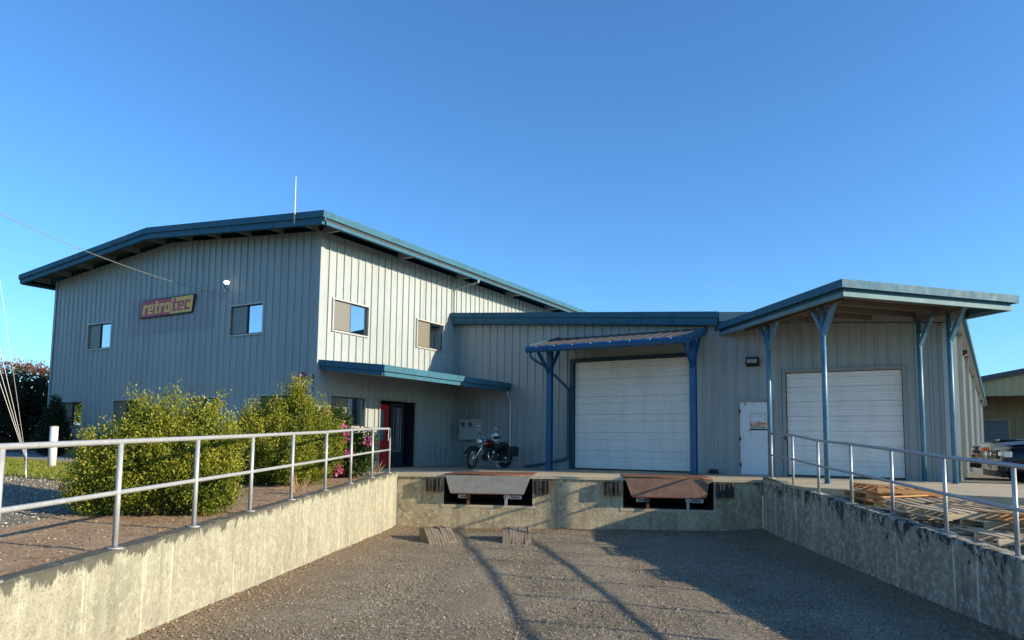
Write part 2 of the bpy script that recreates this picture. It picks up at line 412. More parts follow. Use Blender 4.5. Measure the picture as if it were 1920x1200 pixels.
def pit_floor():
    m = MB(); lit = []
    ss = [-.1+.16*i for i in range(110)]+[18, 20, 23, 26, 30, 36, 45, 70]
    NT = 56; rng = random.Random(3)
    for s in ss:
        pl = A+LD*s; pr = B+RD*s
        for i in range(NT+1):
            t = i/NT; p = pl.lerp(pr, t); d = min((p-pl).length, (pr-p).length)
            mound = .07*math.exp(-d/.45)+.05*math.exp(-max(s, 0)/.5)
            z = pit_z(max(s, 0), t)+mound+.010*math.sin(p.x*2.1)*math.sin(p.y*1.7)+rng.uniform(-.006, .006)
            m.v.append(Vector((p.x, p.y, z)))
            for tr in (.24, .40, .60, .76): z -= .018*math.exp(-((t-tr-.01*math.sin(s*.7))/.022)**2)*min(1, max(s, 0)/2)
            m.v[-1].z = z
            lit.append(min(1, math.exp(-max(d-.25, 0)/.55)*1.1 + .8*math.exp(-max(s, 0)/.5)))
    for j in range(len(ss)-1):
        for i in range(NT): k = j*(NT+1)+i; m.f.append([k, k+1, k+NT+2, k+NT+1])
    m.attr['litter'] = lit
    tag(m.build('loading_pit_floor', 'gravel_pit', smooth=True), kind='structure')
pit_floor()

# soil strip, lawn, path on the left
def Lp(s, d): q = A+LD*s-LN*d; return (q.x, q.y)
grid_sheet('planting_bed', 'soil', [Lp(1.2, .24), Lp(17, .24), Lp(17, 2.0), Lp(1.2, 2.6)], 60, 14, gz, .012, jit=.008)
LAWN = [(-60, 22.5), (-23.3, 10.6), (-17.6, 9.7), (-17.0, 9.6)]
lawn_quad = [(-13.0, 7.2), (-17.8, 9.75), (-52, 17.2), (-30, -4.0)]
grid_sheet('lawn', 'turf', [(-12.6, 7.25), (-17.4, 9.7), (-46, 15.0), (-30, -1.2)], 24, 24, gz, .014, jit=.006)
grid_sheet('path', 'path', [(-15.2, 9.6), (-16.2, 11.4), (-52, 18.5), (-52, 16.1)], 6, 40, gz, .03)

# ------------------------------------------------------------------ dock platform and wall
m = MB()
ep = A-U*2.9
poly = [(ep.x, ep.y), (A.x, A.y), (B.x, B.y), ((B+RD*2.75).x, (B+RD*2.75).y), (.0, 15.45), (16, 14.6), (16, 21.2), (.45, 21.35), (-15.6, 21.5), (-15.6, 13.45)]
poly = [(p[0], p[1]) for p in poly]
m.prism(poly, -.07, 0)
Ai = A-DN*2.1; Bi = B-DN*2.1
m.prism([(ep.x, ep.y+.02), (A.x-.05, A.y-.0), (Ai.x, Ai.y), (Bi.x, Bi.y), (B.x+.05, B.y+.02), ((B+RD*2.75).x, (B+RD*2.75).y), (.0, 15.45), (16, 14.6), (16, 21.2), (-15.5, 21.45), (-15.5, 13.5)], -.40, -.0705)
# slab lip is 3 cm proud of the dock wall
tag(m.build('dock_platform', 'slab'), kind='structure')
OPEN = [(1.24, 3.54), (5.83, 8.05)]
def dock_wall():
    t = thing('dock_wall', (A+U*4.6+Vector((0, 0, -1.5)))[:], 'stained concrete dock wall with two leveler pits at the head of the ramp', 'wall')
    m = MB(A-DN*.05, U, DN)
    zt, zb, zo = -.072, -1.75, -.765
    def grid(u0, u1, z0, z1):
        nu = max(1, int((u1-u0)/.3)); nz = max(1, int((z1-z0)/.2)); b = len(m.v)
        for j in range(nz+1):
            for i in range(nu+1):
                u = u0+(u1-u0)*i/nu; z = z0+(z1-z0)*j/nz
                m.v.append(m.P((u, .018*math.sin(u*3.1+z*5)*(.3 if 0 < i < nu and 0 < j < nz else 0), z)))
        for j in range(nz):
            for i in range(nu): k = b+j*(nu+1)+i; m.f.append([k, k+1, k+nu+2, k+nu+1])
    us = [0, OPEN[0][0], OPEN[0][1], OPEN[1][0], OPEN[1][1], DL]
    for i in range(5):
        if i % 2 == 0: grid(us[i], us[i+1], zb, -.072)
        else: grid(us[i], us[i+1], zb, zo)
    m.attr['below_top'] = [max(0, -v.z*1.6) for v in m.v]
    m.flip = False
    m.build('wall_face', 'concrete_face', t)
    # pale formed border round each pit
    b = MB(A-DN*.05, U, DN)
    for (a, c) in OPEN:
        b.box(a-.07, a, .003, .009, zo-.07, -.075); b.box(c, c+.07, .003, .009, zo-.07, -.075); b.box(a, c, .003, .009, zo-.07, zo)
    b.build('pit_border', 'slab', t)
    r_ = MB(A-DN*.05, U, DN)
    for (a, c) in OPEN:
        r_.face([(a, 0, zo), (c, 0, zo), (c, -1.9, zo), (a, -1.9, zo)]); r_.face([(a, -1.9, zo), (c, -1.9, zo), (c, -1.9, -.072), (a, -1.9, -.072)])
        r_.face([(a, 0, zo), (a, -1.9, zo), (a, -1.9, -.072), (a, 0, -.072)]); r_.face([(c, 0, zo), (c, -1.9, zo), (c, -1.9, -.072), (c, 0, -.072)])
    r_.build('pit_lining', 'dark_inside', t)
dock_wall()

# ------------------------------------------------------------------ retaining walls
def retaining(name, O, D, N, top, label, s1, th, seed, joints, mat):
    """inner face on the line O+D*s, body on the far side of -N"""
    rng = random.Random(seed); t = thing(name, (O+D*(s1*.35)+Vector((0, 0, -1.5)))[:], label, 'wall')
    ns = int(s1/.12); zb = -1.8
    rows = []; bt = []
    prof = [0, .02, .07, .16, .30, .5, .8, 1.2]
    m = MB()
    NP = len(prof)+4
    for i in range(ns+1):
        s = s1*i/ns; z = top(s); ch = rng.random(); q = O+D*s
        chip = .010+.016*rng.random()+(.03*rng.random() if rng.random() < .12 else 0)
        jn = any(abs(s-j) < .07 for j in joints)
        col = [(q-N*th+Vector((0, 0, zb)), 2), (q-N*th+Vector((0, 0, z-.015)), 0), (q-N*(th-.02)+Vector((0, 0, z+rng.uniform(-.004, .004))), 0), (q-N*(chip+.02)+Vector((0, 0, z+rng.uniform(-.005, .005))), 0)]
        for k, d in enumerate(prof):
            zz = z-d-(chip if k == 0 else 0); off = (-.012 if jn and k > 0 else 0)+rng.uniform(-.003, .003)
            if k == 0: off -= chip*.35
            col.append((q+N*off+Vector((0, 0, max(zz, zb+.01*(NP-k)))), d))
        col[-1] = (q+Vector((0, 0, zb)), 1.6)
        if mat == 'concrete_wall_damp': col = [(v, .45 if 0 < k_ < 3 else d) for k_, (v, d) in enumerate(col)]
        for v, d in col: m.v.append(v); bt.append(d)
    for i in range(ns):
        for k in range(NP-1):
            a = i*NP+k; m.f.append([a, a+1, a+NP+1, a+NP])
    m.f.append(list(range(NP))[::-1]); m.f.append([ns*NP+k for k in range(NP)])
    m.attr['below_top'] = bt
    o = m.build('wall_body', mat, t)
    return t
retaining('retaining_wall', A, LD, LN, wl, 'sunlit concrete retaining wall below the shrubs, left of the ramp', 30, .24, 5, [2.0, 4.4, 6.8, 9.2, 10.3, 12.4, 14.8], 'concrete_wall')
retaining('retaining_wall', B, RD, -RN, wr, 'shaded dark-streaked concrete retaining wall beside the pallets, right of the ramp', 22, .26, 6, [2.6, 5.0, 7.4, 9.8], 'concrete_wall_damp')

# ------------------------------------------------------------------ railings
def railing(O, D, N, off, posts, tops, label, elbow, extra):
    b0 = O+D*posts[0]-N*off
    t = thing('pipe_railing', (b0.x, b0.y, 0), label, 'railing')
    base = lambda s: O+D*s-N*off
    def pbase(s): return (wl(s) if O is A else wr(s))
    P = list(zip(posts, tops))
    # extrapolate beyond the frame
    ds = posts[-1]-posts[-2]; dz = (tops[-1]-tops[0])/(posts[-1]-posts[0])*ds
    for k in range(extra): P.append((P[-1][0]+ds, P[-1][1]+dz))
    R1, R2 = .027, .024
    for i, (s, zt) in enumerate(P):
        q = base(s); zb = pbase(s)
        if i == 0 and elbow: continue
        MB().tube([(q.x, q.y, zb-.02), (q.x, q.y, zt-.02)], R1, 14).build('post', 'galv', t, True)
    for i, (s, zt) in enumerate(P):
        q = base(s); zb = pbase(s)
        MB().lathe([(0, .0), (0, .075), (.012, .075), (.016, .05), (.018, .033)], (q.x, q.y, zb-.004), (0, 0, 1), 16).build('base_plate', 'galv', t)
    pts = [base(s)+Vector((0, 0, z)) for s, z in P]
    if elbow:
        q = base(P[0][0]); zt = P[0][1]; d = (pts[1]-pts[0]).normalized()
        arc = [Vector((q.x, q.y, pbase(P[0][0])-.02)), Vector((q.x, q.y, zt-.12)), Vector((q.x, q.y, zt-.07))+d*.012, Vector((q.x, q.y, zt-.028))+d*.04, Vector((q.x, q.y, zt-.004))+d*.085]
        pts = arc+[pts[0]+d*.15]+pts[1:]
    MB().tube(pts, R1, 14).build('top_rail', 'galv', t, True)
    mids = [base(s)+Vector((0, 0, (pbase(s)+z)/2+.02)) for s, z in P]
    MB().tube(mids, R2, 14).build('middle_rail', 'galv', t, True)
    for c in mids: MB().ball(c, .034, .034, .032, 10, 6).build('weld_joint', 'galv', t, True)
railing(A, LD, LN, .1, [.51, 2.18, 3.87, 5.47, 7.14, 8.68, 10.22, 11.73, 13.25], [1.16, 1.127, 1.071, 1.004, .956, .908, .865, .824, .783],
        'galvanised pipe railing on the sunlit wall in front of the shrubs', True, 3)
railing(B, RD, -RN, .1, [.4, 1.84, 3.27, 4.78, 6.26, 7.74, 9.2], [1.128, 1.085, .963, .898, .816, .731, .658],
        'galvanised pipe railing on the shaded wall in front of the wooden pallets', False, 2)

# ------------------------------------------------------------------ ribbed metal walls
def rib_points(u0, u1, pitch, phase=0):
    pts = set()
    k = math.floor((u0-phase)/pitch)-1
    hgt = {}
    out = []
    while phase+k*pitch < u1+pitch:
        b = phase+k*pitch
        for du, h in ((.112, 0), (.124, 1), (.164, 1), (.176, 0)): out.append((b+du*pitch/.305, h))
        k += 1
    return out
def ribbed_wall(O, a, n, u0, u1, z0, ztop, openings, mat, parent, pitch=.305, depth=.036, per=3, breaks=(), phase=0, name='wall_panel'):
    """vertical ribbed sheets, one object per sheet; openings = (u0,u1,z0,z1)"""
    rp = rib_points(u0, u1, pitch, phase)
    def h(u):
        for (ua, ha), (ub, hb) in zip(rp, rp[1:]):
            if ua <= u <= ub: return ha+(hb-ha)*(u-ua)/(ub-ua)
        return 0
    k0 = math.floor((u0-phase)/(pitch*per)); edges = [u0]
    b = phase+(k0+1)*pitch*per
    while b < u1-.05:
        if b > u0+.05: edges.append(b)
        b += pitch*per
    edges.append(u1)
    for ea, eb in zip(edges, edges[1:]):
        us = {ea, eb}
        us |= {u for u, _ in rp if ea < u < eb}
        for (oa, ob, oz, ot) in openings: us |= {x for x in (oa, ob) if ea < x < eb}
        us |= {x for x in breaks if ea < x < eb}
        us = sorted(us); us = [x for i, x in enumerate(us) if i == 0 or x-us[i-1] > 1e-5]
        m = MB(O, a, n)
        lap = .0025 if (int(round(ea/pitch/per)) % 2) else 0
        for ua, ub in zip(us, us[1:]):
            mid = (ua+ub)/2; ivs = [(z0, None)]
            ops = sorted((oz, ot) for (oa, ob, oz, ot) in openings if oa < mid < ob)
            segs = []; cur = z0
            for oz, ot in ops:
                if oz > cur+.001: segs.append((cur, oz))
                cur = max(cur, ot)
            segs.append((cur, None))
            ha, hb = h(ua)*depth+lap, h(ub)*depth+lap
            for (za, zb) in segs:
                ta = ztop(ua) if zb is None else zb; tb = ztop(ub) if zb is None else zb
                m.face([(ua, ha, za), (ub, hb, za), (ub, hb, tb), (ua, ha, ta)])
        m.flip = not m.flip if m.a.cross(m.n).dot(m.k) > 0 else m.flip
        m.build(name, mat, parent)

def window(parent, O, a, n, u, z0, w, hgt, left='blind', right=None, frame='frame_alu', lab=None):
    """sliding window in an opening; (u,z0) lower corner"""
    p = MB(O, a, n); f = .045
    p.box(u-f, u, -.06, .05, z0-f, z0+hgt+f); p.box(u+w, u+w+f, -.06, .05, z0-f, z0+hgt+f)
    p.box(u, u+w, -.06, .055, z0-f, z0); p.box(u, u+w, -.06, .05, z0+hgt, z0+hgt+f)
    fr = p.build('window', frame, parent)
    s = MB(O, a, n); g = .035
    for (x0, x1, d) in ((u, u+w/2+.015, -.02), (u+w/2-.015, u+w, -.045)):
        s.box(x0, x0+g, d-.012, d+.012, z0, z0+hgt); s.box(x1-g, x1, d-.012, d+.012, z0, z0+hgt)
        s.box(x0+g, x1-g, d-.012, d+.012, z0, z0+g); s.box(x0+g, x1-g, d-.012, d+.012, z0+hgt-g, z0+hgt)
    s.build('sash', 'frame_dark', fr)
    for i, (x0, x1, d) in enumerate(((u+g, u+w/2+.015-g, -.02), (u+w/2-.015+g, u+w-g, -.045))):
        MB(O, a, n).face([(x0, d, z0+g), (x1, d, z0+g), (x1, d, z0+hgt-g), (x0, d, z0+hgt-g)]).build('pane', 'glass', fr)
    MB(O, a, n).face([(u+g, -.005, z0+g), (u+w/2+.015-g, -.005, z0+g), (u+w/2+.015-g, -.005, z0+hgt-g), (u+g, -.005, z0+hgt-g)]).build('insect_screen', 'insect_screen', fr)
    for side, x0, x1 in ((left, u+.01, u+w/2), (right, u+w/2, u+w-.01)):
        if side:
            bl = MB(O, a, n); nsl = 22 if side == 'blind' else 1
            for k in range(nsl):
                za = z0+.02+(hgt-.04)*k/nsl; zb = z0+.02+(hgt-.04)*(k+1)/nsl
                bl.face([(x0, -.12, za), (x1, -.12, za), (x1, -.105 if nsl > 1 else -.12, zb), (x0, -.105 if nsl > 1 else -.12, zb)])
            bl.build('blind', side, fr)
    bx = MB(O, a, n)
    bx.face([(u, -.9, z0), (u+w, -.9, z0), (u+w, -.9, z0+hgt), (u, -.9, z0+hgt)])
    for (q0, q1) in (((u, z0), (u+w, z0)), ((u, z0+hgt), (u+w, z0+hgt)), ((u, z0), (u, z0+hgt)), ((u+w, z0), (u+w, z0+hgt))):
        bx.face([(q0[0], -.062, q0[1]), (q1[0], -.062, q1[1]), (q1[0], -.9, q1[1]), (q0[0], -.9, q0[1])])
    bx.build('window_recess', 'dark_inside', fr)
    return (u, u+w, z0, z0+hgt)

def section_door(parent, O, a, n, u0, u1, z0, z1, nsec, mat, depth=-.10, ribs=7):
    """roll-up door: one object per section, horizontal ribs and a groove"""
    hs = (z1-z0)/nsec
    d = tag(bpy.data.objects.new('roll_up_door', None)); COL.objects.link(d); d.parent = parent
    for k in range(nsec):
        za = z0+k*hs; m = MB(O, a, n)
        prof = [(0, -.034), (.008, -.034), (.016, 0)]
        step = (hs-.03)/ribs
        for r_ in range(ribs):
            b = .018+r_*step
            dd = -.026 if r_ == int(ribs*.6) else -.0045
            prof += [(b+step*.08, 0), (b+step*.30, dd), (b+step*.46, dd), (b+step*.66, .0)]
        prof += [(hs-.010, 0), (hs-.003, -.034), (hs, -.034)]
        for (p0, d0), (p1, d1) in zip(prof, prof[1:]):
            m.face([(u0, depth+d0, za+p0), (u1, depth+d0, za+p0), (u1, depth+d1, za+p1), (u0, depth+d1, za+p1)])
        m.flip = not m.flip
        m.build('door_section', mat, d)
    MB(O, a, n).box(u0, u1, depth-.01, depth+.02, z0-.03, z0+.004).build('bottom_seal', 'black', d)
    return d

# ------------------------------------------------------------------ office building
def text_mesh(body, size, extr, shear=0, bold=0):
    c = bpy.data.curves.new('text', 'FONT'); c.body = body; c.size = size; c.extrude = extr; c.shear = shear; c.offset = bold
    c.align_x = 'CENTER'; c.align_y = 'CENTER'
    o = bpy.data.objects.new('text', c); COL.objects.link(o)
    dg = bpy.context.evaluated_depsgraph_get(); me = bpy.data.meshes.new_from_object(o.evaluated_get(dg))
    bpy.data.objects.remove(o); return me
def text_obj(name, body, size, mat, parent, O, a, n, off, extr=.004, shear=0, bold=0, rot=0):
    """letters standing on a wall plane; O world centre"""
    me = text_mesh(body, size, extr, shear, bold); me.materials.clear(); me.materials.append(MATS[mat])
    o = bpy.data.objects.new(name, me); COL.objects.link(o)
    a = Vector(a); n = Vector(n); k = Vector((0, 0, 1)); ar = a*math.cos(rot)+k*math.sin(rot); kr = -a*math.sin(rot)+k*math.cos(rot)
    c = Vector(O)+n*off-root_loc(parent)
    o.parent = parent
    o.matrix_basis = Matrix(((ar.x, kr.x, n.x, c.x), (ar.y, kr.y, n.y, c.y), (ar.z, kr.z, n.z, c.z), (0, 0, 0, 1)))
    return o
GL = {'r': ([(0, 0, 1.4, 5), (1.4, 3.6, 3.3, 5)], 3.3),
      'e': ([(0, 0, 1.35, 5), (1.35, 3.95, 4, 5), (2.75, 2.9, 4, 3.95), (1.35, 1.95, 4, 2.9), (1.35, 0, 3.9, 1.05)], 4),
      't': ([(.7, 0, 2.1, 6.7), (0, 3.8, .7, 5), (2.1, 3.8, 3.3, 5), (2.1, 0, 3.3, 1.15)], 3.3),
      'o': ([(0, 0, 1.35, 5), (2.75, 0, 4.1, 5), (1.35, 3.95, 2.75, 5), (1.35, 0, 2.75, 1.05)], 4.1),
      'c': ([(0, 0, 1.35, 5), (1.35, 3.75, 3.8, 5), (1.35, 0, 3.8, 1.25)], 3.8)}
def word(m, txt, x, y, unit, d0, d1, shear, sx=1.0):
    for ch in txt:
        rects, wd = GL[ch]
        for (x0, y0, x1, y1) in rects:
            pts = []
            for z in (d0, d1):
                for (px, py) in ((x0, y0), (x1, y0), (x1, y1), (x0, y1)): pts.append((x+(px*sx+shear*py)*unit, z, y+py*unit))
            m.add(pts, [(0, 1, 2, 3)[::-1], (4, 5, 6, 7), (0, 1, 5, 4), (1, 2, 6, 5), (2, 3, 7, 6), (3, 0, 4, 7)])
        x += (wd+.55)*unit*sx
    return x

RIDGE = -22.03; ZR = 7.67; SL = .0845
def roof_z(x): return ZR-SL*abs(x-RIDGE)
XL, XE0, XE1, YF, YB = -29.14, -30.12, -13.98, G-.9, 34.0
office = thing('office_building', (-22, G, 0), 'two-storey grey ribbed-metal office building with teal roof edge and wall sign', 'building')
ZT, ZBm, WW = 4.9376, 4.0389, 1.475
fo = dict(O=(0, G, 0), a=(1, 0, 0), n=(0, -1, 0)); so_ = dict(O=(W, 0, 0), a=(0, 1, 0), n=(1, 0, 0))
LZT, LZB = 2.125, 1.25
gw = [(-26.71, ZBm, WW, ZT-ZBm, 'curtain', None), (-18.77, ZBm, WW, ZT-ZBm, 'curtain', None),
      (-28.23, LZB, WW, LZT-LZB, 'curtain', None), (-24.80, LZB, WW, LZT-LZB, 'curtain', None), (-20.62, LZB, WW, LZT-LZB, 'blind', None), (-17.27, LZB, WW, LZT-LZB, 'blind', None)]
ops = [window(office, fo['O'], fo['a'], fo['n'], u, z, w_, h_, l, r_, 'frame_alu') for (u, z, w_, h_, l, r_) in gw]
ribbed_wall(fo['O'], fo['a'], fo['n'], XL, W-.03, -.2, lambda u: roof_z(u)-.24, ops, 'siding', office, breaks=(RIDGE,))
sw = [(14.99, ZBm, WW, ZT-ZBm, 'blind', None), (18.90, ZBm, WW, ZT-ZBm, 'blind', None), (14.98, 1.265, 1.472, .86, 'blind', None)]
ops = [window(office, so_['O'], so_['a'], so_['n'], u, z, w_, h_, l, r_, 'frame_alu') for (u, z, w_, h_, l, r_) in sw]
ED = (17.13, 18.88, -.2, 2.116); ops.append(ED)
ribbed_wall(so_['O'], so_['a'], so_['n'], G+.03, YB-1, -.2, lambda u: roof_z(W)-.24, ops, 'siding', office)
# blank back and left sides
m = MB(); zl = roof_z(XL)-.24; zr_ = roof_z(W)-.24; zt_ = ZR-.24
m.face([(XL, G+.02, -.2), (XL, YB-1, -.2), (XL, YB-1, zl), (XL, G+.02, zl)]); m.face([(XL, YB-1, -.2), (W, YB-1, -.2), (W, YB-1, zr_), (RIDGE, YB-1, zt_), (XL, YB-1, zl)])
m.build('rear_wall', 'siding', office)
def fasteners(O, a, n, us, zs, parent):
    m = MB(O, a, n)
    for u in us:
        for z in zs:
            m.add([(u-.009, .001, z-.009), (u+.009, .001, z-.009), (u+.009, .001, z+.009), (u-.009, .001, z+.009), (u, .012, z)], [(0, 1, 4), (1, 2, 4), (2, 3, 4), (3, 0, 4)])
    o = m.build('fasteners', 'frame_alu', parent); o['kind'] = 'stuff'
fasteners(so_['O'], so_['a'], so_['n'], [G+.06+.305*i for i in range(1, 60)], [3.45, 5.35, 6.2], office)
fasteners(fo['O'], fo['a'], fo['n'], [XL+.06+.305*i for i in range(1, 46)], [.9, 3.2, 5.2, 6.4], office)
# corner trims
m = MB(); m.box(W-.10, W+.042, G-.042, G-.036, -.2, roof_z(W)-.245); m.box(W+.036, W+.042, G-.036, G+.10, -.2, roof_z(W)-.245)
m.build('corner_trim', 'siding', office)
m = MB(); m.box(XL-.04, XL+.08, G-.042, G-.036, -.2, roof_z(XL)-.245); m.box(XL-.04, XL-.034, G-.036, G+.1, -.2, roof_z(XL)-.245); m.build('corner_trim', 'siding', office)
# roof: two ribbed sheets, fascia in two tiers, gutter, purlins
rf = MB()
for (xa, xb) in ((XE0+.02, RIDGE), (RIDGE, XE1-.02)):
    za, zb = roof_z(xa), roof_z(xb)
    for k in range(int((YB-YF)/.6)):
        y0 = YF+.02+k*.6; y1 = min(y0+.6, YB)
        rf.add([(xa, y0, za), (xb, y0, zb), (xb, y1, zb), (xa, y1, za)], [(0, 1, 2, 3)])
        rf.add([(xa, y1-.02, za), (xb, y1-.02, zb), (xb, y1-.02, zb+.03), (xa, y1-.02, za+.03), (xa, y1, za), (xb, y1, zb), (xb, y1, zb+.03), (xa, y1, za+.03)], [(0, 1, 2, 3), (5, 4, 7, 6), (3, 2, 6, 7)])
    rf.face([(xa, YF+.02, za-.05), (xb, YF+.02, zb-.05), (xb, YB, zb-.05), (xa, YB, za-.05)])
roof = rf.build('roof', 'trim', office)
def rake(y0, y1, top, bot, mat, name, x0=XE0, x1=XE1):
    m = MB()
    for (xa, xb) in ((x0, RIDGE), (RIDGE, x1)):
        pa, pb = roof_z(xa), roof_z(xb)
        m.add([(xa, y0, pa+bot), (xb, y0, pb+bot), (xb, y0, pb+top), (xa, y0, pa+top), (xa, y1, pa+bot), (xb, y1, pb+bot), (xb, y1, pb+top), (xa, y1, pa+top)],
              [(0, 1, 2, 3), (5, 4, 7, 6), (3, 2, 6, 7), (0, 4, 5, 1), (0, 3, 7, 4), (1, 5, 6, 2)])
    return m.build(name, mat, roof)
rake(YF-.03, YF+.03, .035, -.15, 'trim', 'upper_fascia')
rake(YF+.02, YF+.07, -.155, -.235, 'trim', 'middle_fascia')
rake(YF+.0, YF+.10, -.24, -.335, 'trim', 'lower_fascia', XE0+.08, XE1-.08)
ze = roof_z(XE1)
for sx, xe in ((1, XE1), (-1, XE0)):
    m = MB(); x0, x1 = sorted((xe, xe-.03*sx)); m.box(x0, x1, YF+.031, YB, ze-.15, ze+.033); m.build('eave_fascia', 'trim', roof)
    m = MB(); x0, x1 = sorted((xe-.05*sx, xe-.14*sx)); m.box(x0, x1, YF+.11, YB, ze-.24, ze-.16); m.build('eave_gap_shade', 'black', roof)  # black bar paints the shade of the recess between fascia and gutter
    m = MB(); x0, x1 = sorted((xe-.02*sx, xe-.13*sx))
    m.box(x0, x1, YF+.101, 21.25, ze-.335, ze-.245); g_ = m.build('gutter', 'trim', roof)
    m = MB(); x0, x1 = sorted((xe-.04*sx, xe-.12*sx)); m.box(x0, x1, 21.26, YB, ze-.30, ze-.245); m.build('gutter', 'trim', roof)
x = XE0+.5
while x < XE1-.3:
    z = roof_z(x)
    m = MB(); m.box(x-.03, x+.03, YF+.105, G-.01, z-.24, z-.055); m.build('purlin_end', 'siding_old', roof); x += 1.45
m = MB()
for (xa, xb) in ((XE0+.12, RIDGE), (RIDGE, XE1-.12)):
    m.face([(xa, YF+.1, roof_z(xa)-.06), (xb, YF+.1, roof_z(xb)-.06), (xb, G-.01, roof_z(xb)-.06), (xa, G-.01, roof_z(xa)-.06)])
m.build('soffit', 'soffit', roof)
for y in (14.5, 17.8, 21.1, 24.6, 28.0, 31.0):
    m = MB(); m.box(W+.04, XE1-.15, y-.05, y+.05, ze-.235, ze-.06); m.build('rafter_end', 'siding_old', roof)
# gutter downpipe at the back corner
m = MB(); m.tube(smooth_tubes([(XE1-.07, 21.15, ze-.33), (XE1-.07, 21.15, ze-.42), (W+.45, 21.05, ze-.52), (W+.10, 20.95, ze-.62), (W+.085, 20.95, ze-.8), (W+.085, 20.95, 5.45)], 5), .04, 10)
m.build('downpipe', 'siding', office, True)
# entrance: recess, red leaf, dark glazed leaf
ent = MB(so_['O'], so_['a'], so_['n'])
y0, y1 = ED[0], ED[1]; zt2 = ED[3]
ent.face([(y0, .0, 0), (y0, -.5, 0), (y0, -.5, zt2), (y0, 0, zt2)]); ent.face([(y1, 0, 0), (y1, -.5, 0), (y1, -.5, zt2), (y1, 0, zt2)])
ent.face([(y0, 0, zt2), (y1, 0, zt2), (y1, -.5, zt2), (y0, -.5, zt2)]); ent.face([(y0, -.9, 0), (y1, -.9, 0), (y1, -.9, zt2), (y0, -.9, zt2)])
ent.face([(y0, 0, .004), (y1, 0, .004), (y1, -.9, .004), (y0, -.9, .004)])
entrance = ent.build('entrance', 'door_dark', office)
e = MB(so_['O'], so_['a'], so_['n']); f = .05
e.box(y0-f, y0, -.02, .05, 0, zt2+f); e.box(y1, y1+f, -.02, .05, 0, zt2+f); e.box(y0, y1, -.02, .05, zt2, zt2+f); e.build('door_frame', 'trim_grey', entrance)
e = MB(so_['O'], so_['a'], so_['n'])
yr = y0+.60
e.box(y0+.03, y0+.16, -.16, -.12, .02, zt2-.12); e.box(yr-.16, yr, -.16, -.12, .02, zt2-.12); e.box(y0+.16, yr-.16, -.16, -.12, .02, .85); e.box(y0+.16, yr-.16, -.16, -.12, zt2-.30, zt2-.12)
e.build('door_leaf', 'red', entrance)
e = MB(so_['O'], so_['a'], so_['n']); e.face([(y0+.16, -.14, .85), (yr-.16, -.14, .85), (yr-.16, -.14, zt2-.3), (y0+.16, -.14, zt2-.3)]); e.build('door_glass', 'glass', entrance)
e = MB(so_['O'], so_['a'], so_['n']); e.tube([(yr-.07, -.06, .85), (yr-.07, -.06, 1.25)], .014, 8); e.box(yr-.08, yr-.06, -.12, -.06, .87, .89); e.box(yr-.08, yr-.06, -.12, -.06, 1.2, 1.22); e.build('door_handle', 'chrome', entrance)
e = MB(so_['O'], so_['a'], so_['n']); ya, yb = yr+.12, y1-.35
e.box(ya, ya+.17, -.2, -.15, .02, zt2-.05); e.box(yb-.17, yb, -.2, -.15, .02, zt2-.05); e.box(ya+.17, yb-.17, -.2, -.15, .02, .52); e.box(ya+.17, yb-.17, -.2, -.15, zt2-.2, zt2-.05); e.build('door_leaf', 'door_dark', entrance)
e = MB(so_['O'], so_['a'], so_['n']); e.face([(ya+.17, -.175, .52), (yb-.17, -.175, .52), (yb-.17, -.175, zt2-.2), (ya+.17, -.175, zt2-.2)]); e.build('door_glass', 'glass_dim', entrance)
e = MB(so_['O'], so_['a'], so_['n']); e.box(ya+.155, ya+.17, -.15, -.143, .52, zt2-.2); e.box(ya+.155, yb-.155, -.15, -.143, .5, .52); e.box(yb-.17, yb-.155, -.15, -.143, .52, zt2-.2); e.build('glazing_bead', 'frame_alu', entrance)
# entrance canopy (fixed to the walls)
CX = -12.56; cy0, cy1 = 14.50, 21.08; zi, zo_ = 3.10, 2.845
def cz(x): return zi+(zo_-zi)*(x-W)/(CX-W)
m = MB(); m.add([(W+.04, cy0, cz(W)), (CX, cy0, zo_), (CX, cy1, zo_), (W+.04, cy1, cz(W)), (W+.04, cy0, cz(W)-.04), (CX, cy0, zo_-.04), (CX, cy1, zo_-.04), (W+.04, cy1, cz(W)-.04)],
                [(0, 1, 2, 3), (7, 6, 5, 4), (0, 4, 5, 1), (2, 6, 7, 3), (1, 5, 6, 2), (0, 3, 7, 4)])
can = m.build('entrance_canopy', 'trim', office)
def band(y0, y1, t, b, mat, nm, x0=W+.04, x1=CX):
    m = MB(); m.add([(x0, y0, cz(x0)+b), (x1, y0, cz(x1)+b), (x1, y0, cz(x1)+t), (x0, y0, cz(x0)+t), (x0, y1, cz(x0)+b), (x1, y1, cz(x1)+b), (x1, y1, cz(x1)+t), (x0, y1, cz(x0)+t)],
                    [(0, 1, 2, 3), (5, 4, 7, 6), (3, 2, 6, 7), (0, 4, 5, 1), (0, 3, 7, 4), (1, 5, 6, 2)]); m.build(nm, mat, can)
band(cy0-.03, cy0-.002, .02, -.15, 'trim', 'upper_fascia'); band(cy0+.01, cy0+.05, -.155, -.27, 'trim', 'lower_fascia', W+.04, CX-.07)
m = MB(); m.box(CX+.002, CX+.03, cy0-.03, cy1, zo_-.15, zo_+.02); m.build('upper_fascia', 'trim', can)
m = MB(); m.box(CX-.07, CX-.03, cy0+.051, cy1, zo_-.27, zo_-.155); m.build('gutter', 'trim', can)
m = MB(); m.face([(W+.04, cy0+.06, cz(W)-.26), (CX-.08, cy0+.06, zo_-.255), (CX-.08, cy1, zo_-.255), (W+.04, cy1, cz(W)-.26)]); m.build('soffit', 'siding_old', can)
